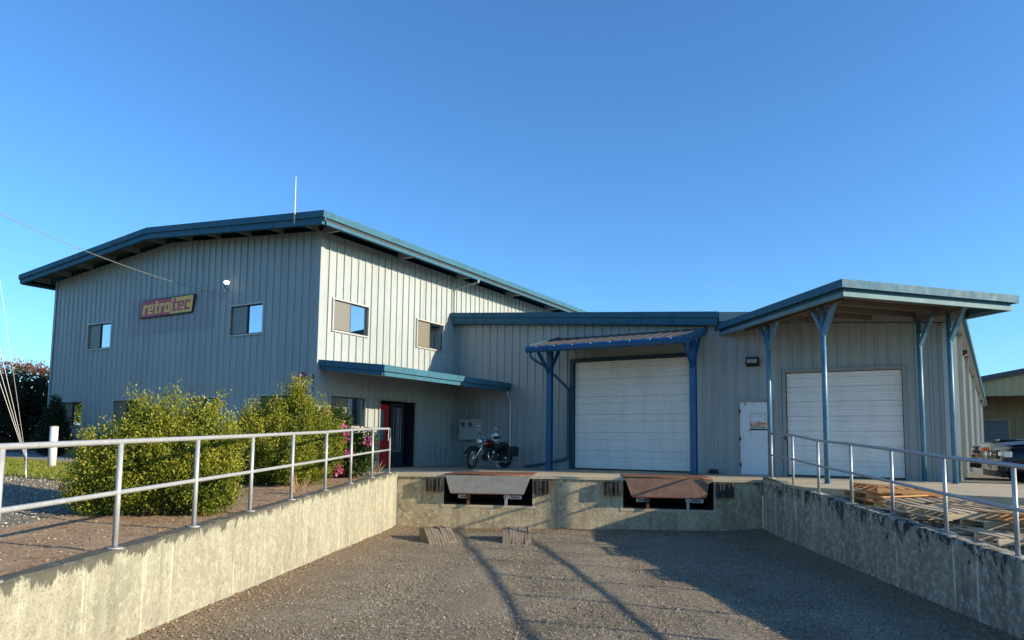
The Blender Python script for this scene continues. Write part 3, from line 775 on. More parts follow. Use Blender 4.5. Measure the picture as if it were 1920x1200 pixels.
m = MB(); m.tube(smooth_tubes([(CX-.05, 20.95, 2.58), (CX-.05, 20.95, 2.47), (CX-.02, F-.09, 2.25), (CX-.02, F-.07, 2.1), (CX-.02, F-.07, .02)], 5), .04, 8); m.build('downpipe', 'conduit', office, True)
ribbed_wall((0, G-.0035, 0), (1, 0, 0), (0, -1, 0), -24.22, -19.58, 4.33, lambda u: 5.62, [], 'patch', office, name='repainted_patch')
# wall sign
sg = thing('wall_sign', (-21.97, G-.09, 4.95), 'slanted red and yellow retrotec sign on the shaded gable', 'sign')
def slant(m, x0, x1, z0, z1, d0, d1, sh, r=.07):
    pts = []
    cs = [(x0, z0, 0), (x1, z0, 1), (x1, z1, 0), (x0, z1, 1)]
    base = []
    for i, (x, z, rounded) in enumerate(cs):
        rr = r if rounded else .012
        sx = 1 if x == x0 else -1; sz = 1 if z == z0 else -1
        cx_, cz_ = x+sx*rr, z+sz*rr
        for k in range(5):
            a0 = [math.pi, 1.5*math.pi, 0, .5*math.pi][i]; a = a0+k*math.pi/8
            base.append((cx_+rr*math.cos(a), cz_+rr*math.sin(a)))
    base = [(px+sh*(pz-z0), pz) for px, pz in base]; n_ = len(base)
    m.add([(px, d0, pz) for px, pz in base]+[(px, d1, pz) for px, pz in base], [list(range(n_)), list(range(n_, 2*n_))[::-1]]+[[i, n_+i, n_+(i+1) % n_, (i+1) % n_] for i in range(n_)])
    return m
SO = dict(O=(-23.43, G, 4.955), a=(1, 0, 0), n=(0, -1, 0)); SH = .14; SW, SHH = 2.80, .535
slant(MB(**SO), -.035, SW+.035, -.035, SHH+.035, .035, .085, SH, .09).build('backing', 'black', sg)
slant(MB(**SO), 0, SW, 0, SHH, .0855, .095, SH).build('panel', 'sign_red', sg)
m = MB(**SO); xs = 1.665
pts = [(xs, 0), (SW-.012, 0), (SW, .012), (SW, SHH-.06), (SW-.02, SHH-.018), (SW-.06, SHH), (xs, SHH)]
pts = [(px+SH*pz, pz) for px, pz in pts]
m.add([(px, .0955, pz) for px, pz in pts]+[(px, .100, pz) for px, pz in pts], [list(range(7)), list(range(7, 14))[::-1]]+[[i, 7+i, 7+(i+1) % 7, (i+1) % 7] for i in range(7)]); m.build('panel', 'sign_yellow', sg)
un = .0655
m = MB(**SO); word(m, 'retro', .14, .075, un, .0952, .0992, SH, 1.13); m.build('lettering', 'sign_yellow', sg)
m = MB(**SO); word(m, 'tec', 1.73, .075, un, .1002, .1042, SH, 1.22); m.build('lettering', 'sign_red', sg)

# ------------------------------------------------------------------ warehouse
wh = thing('warehouse_building', (-6, F, 0), 'single-storey grey ribbed-metal warehouse with two white roll-up doors', 'building')
def wz(x): return 5.47-.0783*(x+14.95)
XC = .40
ff = dict(O=(0, F, 0), a=(1, 0, 0), n=(0, -1, 0))
D1 = (-10.19, -6.29, -.2, 3.50); PD = (-4.885, -4.015, -.2, 2.08); D2 = (-3.61, -.72, -.2, 2.883)
ribbed_wall(ff['O'], ff['a'], ff['n'], W+.03, XC-.02, -.2, lambda u: wz(u)-.26, [D1, PD, D2], 'siding', wh, phase=.08)
# splayed side wall
SA = R(86.6); SDv = Vector((math.cos(SA), math.sin(SA), 0)); SN = Vector((math.sin(SA), -math.cos(SA), 0)); C0 = Vector((XC, F, 0)); SLEN = 50
ribbed_wall(C0, SDv, SN, .02, SLEN, -.2, lambda u: 4.12, [], 'siding', wh, per=6)
C1 = C0+SDv*SLEN
m = MB(); m.face([(W, C1.y, -.2), (C1.x, C1.y, -.2), (C1.x, C1.y, 4.1), (W, C1.y, 5.2)]); m.build('rear_wall', 'siding', wh)
m = MB(); zA, zB2 = wz(W), wz(XC+.25)
e1 = C0+SN*.25; e2 = C1+SN*.25
m.add([(W, F-.30, zA), (e1.x, F-.30, zB2), (e2.x, e2.y, zB2), (W, e2.y, zA), (W, F-.30, zA-.05), (e1.x, F-.30, zB2-.05), (e2.x, e2.y, zB2-.05), (W, e2.y, zA-.05)], [(0, 1, 2, 3), (7, 6, 5, 4), (0, 4, 5, 1), (1, 5, 6, 2), (2, 6, 7, 3), (3, 7, 4, 0)])
wroof = m.build('roof', 'trim', wh)
def wband(y0, y1, t, b, mat, nm, x0, x1, par):
    m = MB(); m.add([(x0, y0, wz(x0)+b), (x1, y0, wz(x1)+b), (x1, y0, wz(x1)+t), (x0, y0, wz(x0)+t), (x0, y1, wz(x0)+b), (x1, y1, wz(x1)+b), (x1, y1, wz(x1)+t), (x0, y1, wz(x0)+t)],
                    [(0, 1, 2, 3), (5, 4, 7, 6), (3, 2, 6, 7), (0, 4, 5, 1), (0, 3, 7, 4), (1, 5, 6, 2)]); return m.build(nm, mat, par)
wband(F-.36, F-.302, .01, -.16, 'trim', 'upper_fascia', W+.04, -5.36, wroof); wband(F-.32, F-.27, -.165, -.33, 'trim', 'lower_fascia', W+.06, -5.40, wroof)
wband(F-.072, F-.3, -.33, -.385, 'trim', 'drip_edge', W+.06, -5.40, wroof); wband(F-.27, F-.04, -.30, -.34, 'soffit', 'soffit', W+.06, -5.40, wroof)
wband(F-.33, F-.302, -.0, -.28, 'siding_old', 'rake_trim', -5.355, XC+.2, wroof)
m = MB(e1+Vector((0, 0, 0)), SDv, SN); m.box(-.3, SLEN, .0, .09, zB2-.20, zB2-.03); m.build('eave_gutter', 'trim', wroof)
m = MB(C0, SDv, SN); m.face([(0, .04, zB2-.21), (SLEN, .04, zB2-.21), (SLEN, .25, zB2-.21), (0, .25, zB2-.21)]); m.build('eave_soffit', 'siding_old', wroof)
for d in (2.6, 8.5, 17, 29):
    m = MB(C0, SDv, SN); m.box(d-.05, d+.05, .045, .15, .02, zB2-.215); m.build('downpipe', 'trim_grey', wh)
# corner pieces on the front
m = MB(**ff); m.box(XC-.28, XC-.02, .036, .046, -.2, wz(XC)-.3); m.box(XC-.02, XC+.03, -.05, .046, -.2, wz(XC)-.3); m.build('corner_trim', 'siding', wh)
m = MB(**ff); m.box(XC-.20, XC-.10, .05, .13, -.0, 4.0); m.build('downpipe', 'conduit', wh)
# small side-wall lamps
# door 1 with its dark blue steel channel
d1 = section_door(wh, ff['O'], ff['a'], ff['n'], D1[0]+.02, D1[1]-.02, .035, D1[3]-.01, 6, 'door_white', -.06, 7)
m = MB(**ff); m.box(D1[0]-.13, D1[0], -.10, .062, 0, D1[3]+.10); m.box(D1[1], D1[1]+.10, -.10, .062, 0, D1[3]+.10); m.box(D1[0], D1[1], -.10, .062, D1[3], D1[3]+.10); m.build('door_frame', 'door_channel', d1)
m = MB(**ff); m.face([(D1[0], -.095, 0), (D1[1], -.095, 0), (D1[1], -.095, D1[3]), (D1[0], -.095, D1[3])]); m.build('door_backing', 'dark_inside', d1)
d2 = section_door(wh, ff['O'], ff['a'], ff['n'], D2[0]+.02, D2[1]-.02, .035, D2[3]-.01, 7, 'door_white', -.06, 5)
m = MB(**ff); m.box(D2[0]-.09, D2[0], -.10, .052, 0, D2[3]+.08); m.box(D2[1], D2[1]+.09, -.10, .052, 0, D2[3]+.08); m.box(D2[0], D2[1], -.10, .052, D2[3], D2[3]+.08)
m.build('door_frame', 'trim_grey', d2)
m = MB(**ff); m.box(D2[0]-.14, D2[1]+.12, .053, .095, D2[3]+.03, D2[3]+.075); m.build('drip_cap', 'trim_grey', d2)
m = MB(**ff); m.face([(D2[0], -.095, 0), (D2[1], -.095, 0), (D2[1], -.095, D2[3]), (D2[0], -.095, D2[3])]); m.build('door_backing', 'dark_inside', d2)
m = MB(**ff); m.box(D2[0]-.04, D2[0]-.01, .054, .09, 1.0, 1.14); m.build('latch', 'black', d2)
# personnel door
pdm = MB(**ff); u0, u1 = PD[0], PD[1]
pdm.box(u0-.07, u0, -.08, .055, 0, PD[3]+.07); pdm.box(u1, u1+.07, -.08, .055, 0, PD[3]+.07); pdm.box(u0, u1, -.08, .055, PD[3], PD[3]+.07)
pdoor = pdm.build('personnel_door', 'trim_grey', wh)
m = MB(**ff); m.box(u0+.006, u1-.006, -.03, .012, .02, PD[3]-.006); m.build('door_leaf', 'door_leaf', pdoor, bevel=.004)
for z in (.28, 1.03, 1.82):
    m = MB(**ff); m.box(u0-.012, u0+.03, .0125, .03, z-.055, z+.055); m.tube([(u0, .062, z-.055), (u0, .062, z+.055)], .010, 8); m.build('hinge', 'black', pdoor)
m = MB(**ff); m.ball((u1-.07, .055, 1.0), .03, .03, .03); m.tube([(u1-.07, .012, 1.0), (u1-.07, .05, 1.0)], .016, 8); m.build('door_handle', 'chrome', pdoor, True)
m = MB(**ff); m.box(u0-.02, u1+.02, .06, .10, 0.0005, .018); m.build('threshold', 'conduit', pdoor)
# tape remains on the leaf
m = MB(**ff)
for (a_, b_, c_, d_) in ((.30, .73, 1.745, 1.765), (.30, .315, 1.50, 1.745), (.715, .73, 1.5, 1.745), (.36, .67, 1.675, 1.685), (.45, .58, 1.515, 1.53), (.08, .32, 1.235, 1.245), (.31, .32, 1.08, 1.235), (.08, .09, .99, 1.2), (.09, .28, .985, .992), (.68, .69, 1.0, 1.16)):
    m.box(u0+a_, u0+b_, .0122, .0135, c_, d_)
m.build('tape_remains', 'trim_grey', pdoor)
m = MB(**ff)
for (a_, z_) in ((.15, 2.03), (.18, 2.03), (.165, 1.985), (.40, 2.0)): m.box(u0+a_-.012, u0+a_+.012, .0122, .0140, z_-.018, z_+.018)
m.build('screw_holes', 'black', pdoor)
# receiving sign
rs = thing('door_sign', (-4.43, F-.015, 1.28), 'small retrotec RECEIVING sign on the white personnel door', 'sign')
RSo = dict(O=(-4.62, F, 1.27), a=(1, 0, 0), n=(0, -1, 0)); rw, rh = .50, .235
m = MB(**RSo); m.box(0, rw, .0125, .016, 0, rh); m.build('panel', 'sign_white', rs)
m = MB(**RSo); m.box(0, rw, .0165, .018, .0, .045); m.build('panel', 'black', rs)
m = MB(**RSo); slant(m, .008, .475, .135, .225, .0165, .018, .14, .015); m.build('panel', 'sign_red', rs)
m = MB(**RSo); pts = [(.30, .135), (.475, .135), (.475, .225), (.30, .225)]; pts = [(px+.14*(pz-.135), pz) for px, pz in pts]
m.add([(px, .0182, pz) for px, pz in pts]+[(px, .0192, pz) for px, pz in pts], [(0, 1, 2, 3), (7, 6, 5, 4), (0, 4, 5, 1), (1, 5, 6, 2), (2, 6, 7, 3), (3, 7, 4, 0)]); m.build('panel', 'sign_yellow', rs)
m = MB(**RSo); word(m, 'retro', .035, .153, .0112, .0183, .0193, .14); m.build('lettering', 'sign_white', rs)
m = MB(**RSo); word(m, 'tec', .315, .153, .0112, .0194, .0203, .14); m.build('lettering', 'sign_red', rs)
text_obj('lettering', 'RECEIVING', .082, 'black', rs, (-4.62+rw/2, F, 1.27+.089), (1, 0, 0), (0, -1, 0), .0172, .0008, 0, .0022)

# ------------------------------------------------------------------ door canopy on two posts
dc = thing('door_canopy', (-8.2, 20, 0), 'bright blue steel canopy on two posts over the larger roll-up door', 'canopy')
x0, x1, yf, yw = -10.72, -5.80, 19.0, F-.04
zf, zw = 3.79, 4.31
def dz(y): return zf+(zw-zf)*(y-yf)/(yw-yf)
m = MB(); k = 0; nx = 16
for i in range(nx):
    xa = x0+(x1-x0)*i/nx; xb = x0+(x1-x0)*(i+1)/nx; xm = xa+(xb-xa)*.25
    m.face([(xm, yf, zf), (xb, yf, zf), (xb, yw, zw), (xm, yw, zw)]); m.face([(xa, yf, zf+.009), (xm, yf, zf+.009), (xm, yw, zw+.009), (xa, yw, zw+.009)])
    m.face([(xm, yf, zf), (xm, yf, zf+.009), (xm, yw, zw+.009), (xm, yw, zw)]); m.face([(xa, yf, zf), (xa, yf, zf+.009), (xa, yw, zw+.009), (xa, yw, zw)])
m.build('roof_sheet', 'roof_metal', dc)
def side_beam(xa, xb, t, b, mat, nm):
    m = MB(); m.add([(xa, yf, dz(yf)+b), (xb, yf, dz(yf)+b), (xb, yw, dz(yw)+b), (xa, yw, dz(yw)+b), (xa, yf, dz(yf)+t), (xb, yf, dz(yf)+t), (xb, yw, dz(yw)+t), (xa, yw, dz(yw)+t)],
                    [(3, 2, 1, 0), (4, 5, 6, 7), (0, 1, 5, 4), (1, 2, 6, 5), (2, 3, 7, 6), (3, 0, 4, 7)]); return m.build(nm, mat, dc)
side_beam(x1-.06, x1, -.01, -.20, 'blue', 'end_beam'); side_beam(x0, x0+.06, -.01, -.20, 'blue', 'end_beam')
side_beam(x1-.05, x1+.02, .045, .028, 'trim', 'edge_flashing'); side_beam(x0-.02, x0+.05, .045, .028, 'trim', 'edge_flashing')
side_beam(x1+.002, x1+.02, .027, -.09, 'trim', 'edge_flashing'); side_beam(x0-.02, x0-.002, .027, -.09, 'trim', 'edge_flashing')
m = MB(); m.tube([(x0-.02, yf-.05, zf-.11), (x1+.02, yf-.05, zf-.11)], .10, 8); g_ = m.build('gutter', 'blue', dc)
for i in range(8):
    xx = x0+.35+i*.6; m = MB(); m.ball((xx, yf-.13, zf-.045), .018, .012, .018, 8, 5); m.build('gutter_spike', 'sign_white', dc, True)
for yy in (19.55, 20.25, 20.9):
    m = MB(); m.box(x0+.061, x1-.061, yy-.03, yy+.03, dz(yy)-.13, dz(yy)-.03); m.build('purlin', 'blue', dc)
m = MB(); m.face([(x0+.061, yf+.06, dz(yf)-.02), (x1-.061, yf+.06, dz(yf)-.02), (x1-.061, yw, zw-.02), (x0+.061, yw, zw-.02)]); m.build('soffit', 'soffit', dc)
py = 19.88
for xx in (-10.42, -5.86):
    zt3 = dz(py)-.2
    m = MB(); m.box(xx-.085, xx+.085, py-.085, py-.06, 0, zt3); m.box(xx-.085, xx+.085, py+.06, py+.085, 0, zt3); m.box(xx-.03, xx+.03, py-.06, py+.06, 0, zt3); p_ = m.build('post', 'blue', dc)
    m = MB(); m.beam((xx, py-.05, zt3-.78), (xx, yf+.12, dz(yf+.12)-.22), .07, .09); m.build('brace', 'blue', p_)
    m = MB(); m.beam((xx, py+.05, zt3-.70), (xx, py+.75, dz(py+.75)-.2), .07, .09); m.build('brace', 'blue', p_)
    m = MB(); m.box(xx-.14, xx+.14, py-.13, py+.13, .0005, .015); m.build('base_plate', 'blue', p_)
m = MB(); m.tube(smooth_tubes([(-10.62, yf-.02, 3.60), (-10.60, yf+.05, 3.42), (-10.45, 19.7, 3.18), (-10.36, F-.12, 2.62), (-10.36, F-.09, 2.4), (-10.36, F-.09, .55), (-10.40, F-.10, .38), (-10.52, F-.10, .30), (-11.4, F-.10, .12), (-11.95, F-.10, .05)], 5), .042, 8)
m.build('downpipe', 'trim', dc, True)

# ------------------------------------------------------------------ corner canopy, turned about 45 degrees
cc = thing('corner_canopy', (-1.6, 19, 0), 'faded teal canopy set at an angle on four round posts over the smaller roll-up door', 'canopy')
cL = Vector((-5.57, F-.04, 0)); cC = Vector((-1.61, 16.38, 0)); cR = Vector((1.76, 20.10, 0)); cK = Vector((.82, F-.04, 0)); ZC = 4.385
def inset(P, q, d):
    """corner points moved inwards by d along the free edges"""
    e1 = (cC-cL).normalized(); e2 = (cR-cC).normalized(); n1 = Vector((-e1.y, e1.x, 0)); n2 = Vector((-e2.y, e2.x, 0))
    a_ = cL+n1*d/max(.3, abs(n1.x))*0+Vector((d*1.3, 0, 0)); return None
e1 = (cC-cL).normalized(); e2 = (cR-cC).normalized(); n1 = Vector((-e1.y, e1.x, 0)); n2 = Vector((-e2.y, e2.x, 0)); e3 = (cK-cR).normalized(); n3 = Vector((-e3.y, e3.x, 0))
def line_x(p, d, q, e):
    den = d.x*e.y-d.y*e.x; t = ((q.x-p.x)*e.y-(q.y-p.y)*e.x)/den; return p+d*t
def ring(d):
    l = line_x(cL+n1*d, e1, Vector((0, F-.04, 0)), Vector((1, 0, 0))); c = line_x(cL+n1*d, e1, cC+n2*d, e2); r_ = line_x(cC+n2*d, e2, cR+n3*d, e3); k_ = line_x(cR+n3*d, e3, Vector((0, F-.04, 0)), Vector((1, 0, 0)))
    return [l, c, r_, k_]
def fring(d0, d1, zb, zt, mats, nm):
    a_, b_ = ring(d0), ring(d1)
    for i, mt in enumerate(mats):
        m = MB(); q = [a_[i], a_[i+1], b_[i+1], b_[i]]; m.prism([(p.x, p.y) for p in q], zb, zt); m.build(nm, mt, cc)
rr_ = ring(.0)
m = MB(); m.prism([(p.x, p.y) for p in ring(.035)], ZC-.05, ZC); m.build('roof_sheet', 'trim', cc)
fring(0, .03, ZC-.165, ZC+.012, ['trim', 'trim', 'trim'], 'upper_fascia')
fring(.12, .16, ZC-.235, ZC-.055, ['trim', 'trim', 'trim'], 'middle_fascia')
fring(.10, .165, ZC-.335, ZC-.24, ['trim_faded', 'trim_faded', 'trim_faded'], 'lower_fascia')
m = MB(); m.face([(p.x, p.y, ZC-.10) for p in ring(.17)]); m.build('soffit', 'soffit', cc)
rg = ring(.17)
for d in (.62, 1.35, 2.1, 2.85, 3.6):
    pa = line_x(cC+n2*(.0)-e1*d, e2, rg[0], e1); pb = line_x(cC-e1*d, e2, rg[2], e3); lim = F-.06
    pe = pb
    if pb.y > lim: pe = line_x(cC-e1*d, e2, Vector((0, lim, 0)), Vector((1, 0, 0)))
    if pa.y < lim and (pe-pa).length > .3:
        m = MB(); m.beam((pa.x, pa.y, ZC-.165), (pe.x, pe.y, ZC-.165), .05, .10); m.build('purlin', 'soffit', cc)
CPOSTS = [(-3.79, 19.76, True), (-2.18, 17.78, True), (-.30, 20.75, False), (.345, 20.02, False)]
for (px, py_, both) in CPOSTS:
    zt3 = ZC-.22; c = Vector((px, py_, 0))
    m = MB(); m.tube([(px, py_, 0), (px, py_, zt3)], .058, 16); p_ = m.build('post', 'post_blue', cc, True)
    m = MB(); m.beam(c+Vector((0, 0, zt3-.78)), c+e1*.52+Vector((0, 0, zt3+.02)), .10, .085); m.build('brace', 'post_blue', p_)
    if both: m = MB(); m.beam(c+Vector((0, 0, zt3-.70)), c-e1*.50+Vector((0, 0, zt3+.02)), .07, .085); m.build('brace', 'post_blue', p_)
    m = MB(); m.lathe([(.0005, 0), (.0005, .11), (.012, .11), (.013, .06)], (px, py_, 0), (0, 0, 1), 14); m.build('base_plate', 'post_blue', p_)
a1 = Vector((CPOSTS[0][0], CPOSTS[0][1], ZC-.20)); b1 = Vector((CPOSTS[1][0], CPOSTS[1][1], ZC-.20))
for (i, j) in ((0, 1), (2, 3)):
    p = Vector((CPOSTS[i][0], CPOSTS[i][1], ZC-.27)); q = Vector((CPOSTS[j][0], CPOSTS[j][1], ZC-.27)); dv = (q-p).normalized()
    end = q+dv*.75 if i == 0 else q
    st = p-dv*(1.2 if i == 0 else .2)
    m = MB(); m.beam(st, end if i == 0 else q+dv*.45, .09, .10); m.build('support_beam', 'soffit', cc)

# ------------------------------------------------------------------ dock levelers, bumpers, chocks
def leveler(o, label, mat, corner):
    u0, u1 = o; mid = (u0+u1)/2
    t = thing('dock_leveler', (A+U*mid+Vector((0, 0, -.77)))[:], label, 'dock leveler', 'dock levelers in the dock wall')
    m = MB(A, U, DN); m.box(u0+.02, u1-.02, -1.9, .012, .004, .016); m.build('deck_plate', 'rust', t)
    # hanging lip: trapezoid hinged at the edge, tilted outwards
    h = .46; a0, a1, b0, b1 = u0+.04, u1-.03, u0+.20, u1-.20
    def pt(u, k, d): return (u, .028+.10*k+d, .006-h*k)
    m = MB(A, U, DN)
    ou = [(a0, 0), (a1, 0)]+([(a1, .16), (a1-.10, .26), (b1+.02, .9)] if corner else [])+[(b1, 1), (b0, 1)]
    n_ = len(ou); m.add([pt(u, k, .012) for u, k in ou]+[pt(u, k, -.004) for u, k in ou], [list(range(n_)), list(range(n_, 2*n_))[::-1]]+[[i, n_+i, n_+(i+1) % n_, (i+1) % n_] for i in range(n_)])
    lip = m.build('lip_plate', mat, t)
    # raised tread: rows of small diamonds
    m = MB(A, U, DN); rows = 12
    for r_ in range(1, rows):
        k = r_/rows; ua = a0+(b0-a0)*k+.03; ub = a1+(b1-a1)*k-.03-(.09 if corner and k > .15 else 0); u = ua+(.022 if r_ % 2 else 0)
        while u < ub:
            p = [pt(u-.014, k, .0125), pt(u, k-.007, .0125), pt(u+.014, k, .0125), pt(u, k+.007, .0125), pt(u, k, .0175)]
            m.add(p, [(0, 1, 4), (1, 2, 4), (2, 3, 4), (3, 0, 4)]); u += .045
    o_ = m.build('tread', mat, lip); o_['kind'] = 'stuff'
    m = MB(A, U, DN); m.tube([pt(a0, 0, 0), pt(a1, 0, 0)], .022, 8); m.build('hinge', 'rust', t, True)
    m = MB(A, U, DN); m.box(b0+.02, b1-.02, .115, .138, -.475, -.460); m.build('lip_edge', 'rust', lip)
    for uu, mt in ((mid-.50, 'rust'), (mid+.48, 'conduit')):
        m = MB(A, U, DN); m.box(uu-.035, uu+.035, -.02, .02, -.765, -.45); m.box(uu-.06, uu+.06, -.04, .025, -.58, -.50); m.build('support_leg', mt, t)
    for uu in (mid-.78, mid+.55):
        m = MB(A, U, DN); m.box(uu, uu+.32, -.10, -.095, -.60, -.51); lb = m.build('notice_label', 'plate_white', t)
        m = MB(A, U, DN)
        for i in range(3): m.box(uu+.05+.075*i, uu+.11+.075*i, -.0948, -.0935, -.575, -.54)
        m.build('label_print', 'black', lb)
leveler(OPEN[0], 'left dock leveler with a grey tread-plate lip', 'leveler_grey', False)
leveler(OPEN[1], 'right dock leveler with a rusty brown tread-plate lip', 'leveler_brown', True)
def bumper():
    t = thing('dock_bumper', (0, 0, 0), 'x', 'dock bumper', 'rubber dock bumpers on the dock wall')
    for i in range(9):
        m = MB(); x = -.19+i*.042; m.box(x, x+.038, .0, .12+random.uniform(-.012, .012), -.17, .16+random.uniform(-.01, .01)); m.build('rubber_layer', 'rubber', t, local=True, bevel=.004)
    for x in (-.215, .19):
        m = MB(); m.box(x, x+.022, .0, .10, -.17, .16); m.build('steel_angle', 'rust', t, local=True)
    return t
bp = bumper(); first = True
ang = math.atan2(U.y, U.x)+math.pi
for uu, lb in ((.99, 'rubber dock bumper left of the grey leveler lip'), (3.79, 'rubber dock bumper right of the grey leveler lip'), (5.56, 'rubber dock bumper left of the rusty leveler lip'), (8.32, 'rubber dock bumper right of the rusty leveler lip, half in shadow')):
    p = A+U*uu+DN*-.04+Vector((0, 0, -.27))
    o = bp if first else dup_tree(bp)
    o.location = p; o.rotation_euler = (0, 0, ang); o['label'] = lb; first = False
def chock(loc, rz, label):
    t = thing('wheel_chock', loc, label, 'wheel chock', 'laminated wheel chocks on the pit gravel', rz)
    for i in range(9):
        m = MB(); x = -.24+i*.054; e = random.uniform(-.015, .015); h = .24+random.uniform(-.012, .012)
        pr = [(-.02+e, 0), (.0+e, .05), (.42, h), (.80, h-.015), (.82+e, 0)]
        m.add([(x, a_, b_) for a_, b_ in pr]+[(x+.05, a_, b_) for a_, b_ in pr], [(0, 1, 2, 3, 4), (9, 8, 7, 6, 5)]+[[j, 5+j, 5+(j+1) % 5, (j+1) % 5] for j in range(5)])
        m.build('plank_layer', 'weathered', t, local=True, bevel=.004)
    t.scale = (1.3, 1.25, 1.25); return t
an = math.atan2(-LD.y, -LD.x)-math.pi/2
ck1 = chock((-9.38, 12.93, -1.40), an+.42, 'splayed weathered wheel chock nearer the sunlit retaining wall')
ck2 = chock((-8.04, 13.82, -1.40), an+.06, 'upright weathered wheel chock in the middle of the pit, below the grey leveler')

# ------------------------------------------------------------------ wall fittings
wp = thing('wall_lamp', (-4.47, F-.04, 3.22), 'black box wall lamp on the warehouse above the personnel door', 'lamp')
m = MB(**ff); m.box(-4.645, -4.295, .04, .08, 3.10, 3.36); m.add([(-4.645, .08, 3.10), (-4.295, .08, 3.10), (-4.295, .24, 3.17), (-4.645, .24, 3.17), (-4.645, .08, 3.36), (-4.295, .08, 3.36), (-4.295, .20, 3.36), (-4.645, .20, 3.36)], [(3, 2, 1, 0), (4, 5, 6, 7), (1, 2, 6, 5), (0, 4, 7, 3), (2, 3, 7, 6)]); m.build('housing', 'black', wp)
m = MB(**ff); m.add([(-4.61, .236, 3.185), (-4.33, .236, 3.185), (-4.33, .213, 3.30), (-4.61, .213, 3.30), (-4.61, .252, 3.19), (-4.33, .252, 3.19), (-4.33, .228, 3.295), (-4.61, .228, 3.295)], [(4, 5, 6, 7), (0, 1, 5, 4), (2, 3, 7, 6), (1, 2, 6, 5), (3, 0, 4, 7)]); m.build('lens', 'lamp_glass', wp)
for d, lb in ((3.4, 'small dark lamp high on the sunlit side wall near the corner'), (30, 'small dark lamp at the far end of the sunlit side wall')):
    c = C0+SDv*d+SN*.04+Vector((0, 0, 3.55)); t = thing('wall_lamp', c[:], lb, 'lamp')
    m = MB(c, SDv, SN); m.add([(-.15, 0, -.12), (.15, 0, -.12), (.15, .0, .12), (-.15, 0, .12), (-.15, .22, .03), (.15, .22, .03), (.15, .22, .12), (-.15, .22, .12)], [(0, 1, 5, 4), (4, 5, 6, 7), (3, 7, 6, 2), (0, 4, 7, 3), (1, 2, 6, 5)]); m.build('housing', 'black', t)
    m = MB(c, SDv, SN); m.face([(-.12, .04, -.112), (.12, .04, -.112), (.12, .2, .012), (-.12, .2, .012)]); m.build('lens', 'lamp_glass', t)
fl = thing('flood_lamp', (-18.85, G-.04, 5.62), 'white dome flood lamp on a bent arm high on the gable', 'lamp')
m = MB(); m.tube(smooth_tubes([(-19.02, G-.04, 5.50), (-19.0, G-.12, 5.60), (-18.93, G-.22, 5.68), (-18.83, G-.25, 5.68)], 4), .014, 8); m.build('arm', 'wire_dark', fl, True)
m = MB(); m.ball((-18.73, G-.26, 5.665), .092, .09, .066, 16, 10); m.build('dome', 'lamp_lit', fl, True)
m = MB(); m.box(-19.06, -18.98, G-.06, G-.036, 5.44, 5.56); m.build('wall_plate', 'conduit', fl)
bell = thing('fire_alarm_bell', (-15.47, G-.04, 2.66), 'round red fire alarm bell with white front at the gable corner', 'alarm bell')
m = MB(); m.lathe([(0, .105), (.03, .105), (.055, .09), (.07, .05), (.072, .0)], (-15.47, G-.05, 2.665), (0, -1, 0), 20); m.build('gong', 'sign_red', bell, True)
m = MB(); m.lathe([(.073, .045), (.09, .04), (.095, 0)], (-15.47, G-.05, 2.665), (0, -1, 0), 12); m.build('front_cap', 'lamp_white', bell, True)
m = MB(); m.box(-15.55, -15.39, G-.05, G-.036, 2.59, 2.74); m.build('back_box', 'conduit', bell)
hn = thing('house_number', (-15.07, G-.05, 2.35), 'vertical row of black address characters beside the office corner', 'address')
for i, (ch, z, sz) in enumerate((('0', 2.615, .20), ('I', 2.435, .19), ('2', 2.285, .13), ('-', 2.21, .12), ('4', 2.125, .13))):
    text_obj('character', ch, sz, 'black', hn, (-15.07, G, z), (1, 0, 0), (0, -1, 0), .048, .003, 0, .004)
an_ = thing('whip_antenna', (-15.06, YF-.06, 6.85), 'thin white whip antenna clamped to the gable roof edge', 'antenna')
m = MB(); m.tube([(-15.06, YF-.06, 6.80), (-15.065, YF-.06, 7.4), (-15.07, YF-.06, 8.15)], [.018, .016, .010], 8); m.build('whip', 'sign_white', an_, True)
m = MB(); m.box(-15.09, -15.03, YF-.075, YF-.031, 6.92, 6.97); m.box(-15.09, -15.03, YF-.075, YF-.031, 7.03, 7.07); m.build('clamp', 'conduit', an_)
mc = thing('meter_cabinet', (-14.1, F-.2, .9), 'grey electrical cabinet with two meter windows on the shaded wall', 'meter cabinet')
cab = dict(O=(-14.55, F-.04, .91), a=(1, 0, 0), n=(0, -1, 0))
m = MB(**cab); m.box(0, .80, 0, .26, 0, .72); m.build('box', 'cabinet', mc, bevel=.008)
m = MB(**cab); m.box(.015, .785, .2605, .275, .015, .70); m.build('door', 'cabinet', mc, bevel=.004)
for x in (.10, .42):
    m = MB(**cab); m.box(x, x+.18, .2755, .290, .44, .64); fr = m.build('meter_frame', 'trim_grey', mc)
    m = MB(**cab); m.box(x+.045, x+.135, .2905, .296, .48, .60); m.build('meter_window', 'black', fr)
m = MB(**cab); m.box(-.02, .82, -.0, .30, .7205, .74); m.build('rain_cap', 'cabinet', mc)
for z in (.10, .58): MB(**cab).box(.786, .80, .262, .28, z, z+.08).build('hinge', 'black', mc)
MB(**cab).box(-.02, -.001, .20, .27, .30, .38).build('latch', 'black', mc)
m = MB(**cab); m.tube([(.15, .06, .0), (.15, .06, -.62), (.15, .04, -.9)], .03, 8); m.box(.09, .21, .01, .10, -.62, -.48); m.build('conduit', 'conduit', mc, True)
for x in (.2, .42, .6): MB(**cab).tube([(x, .07, .74), (x, .07, 1.55)], .025, 8).build('conduit', 'conduit', mc, True)
bb = thing('bait_box', (-5.62, F-.16, 0), 'small black box on the slab beside the right canopy post', 'box')
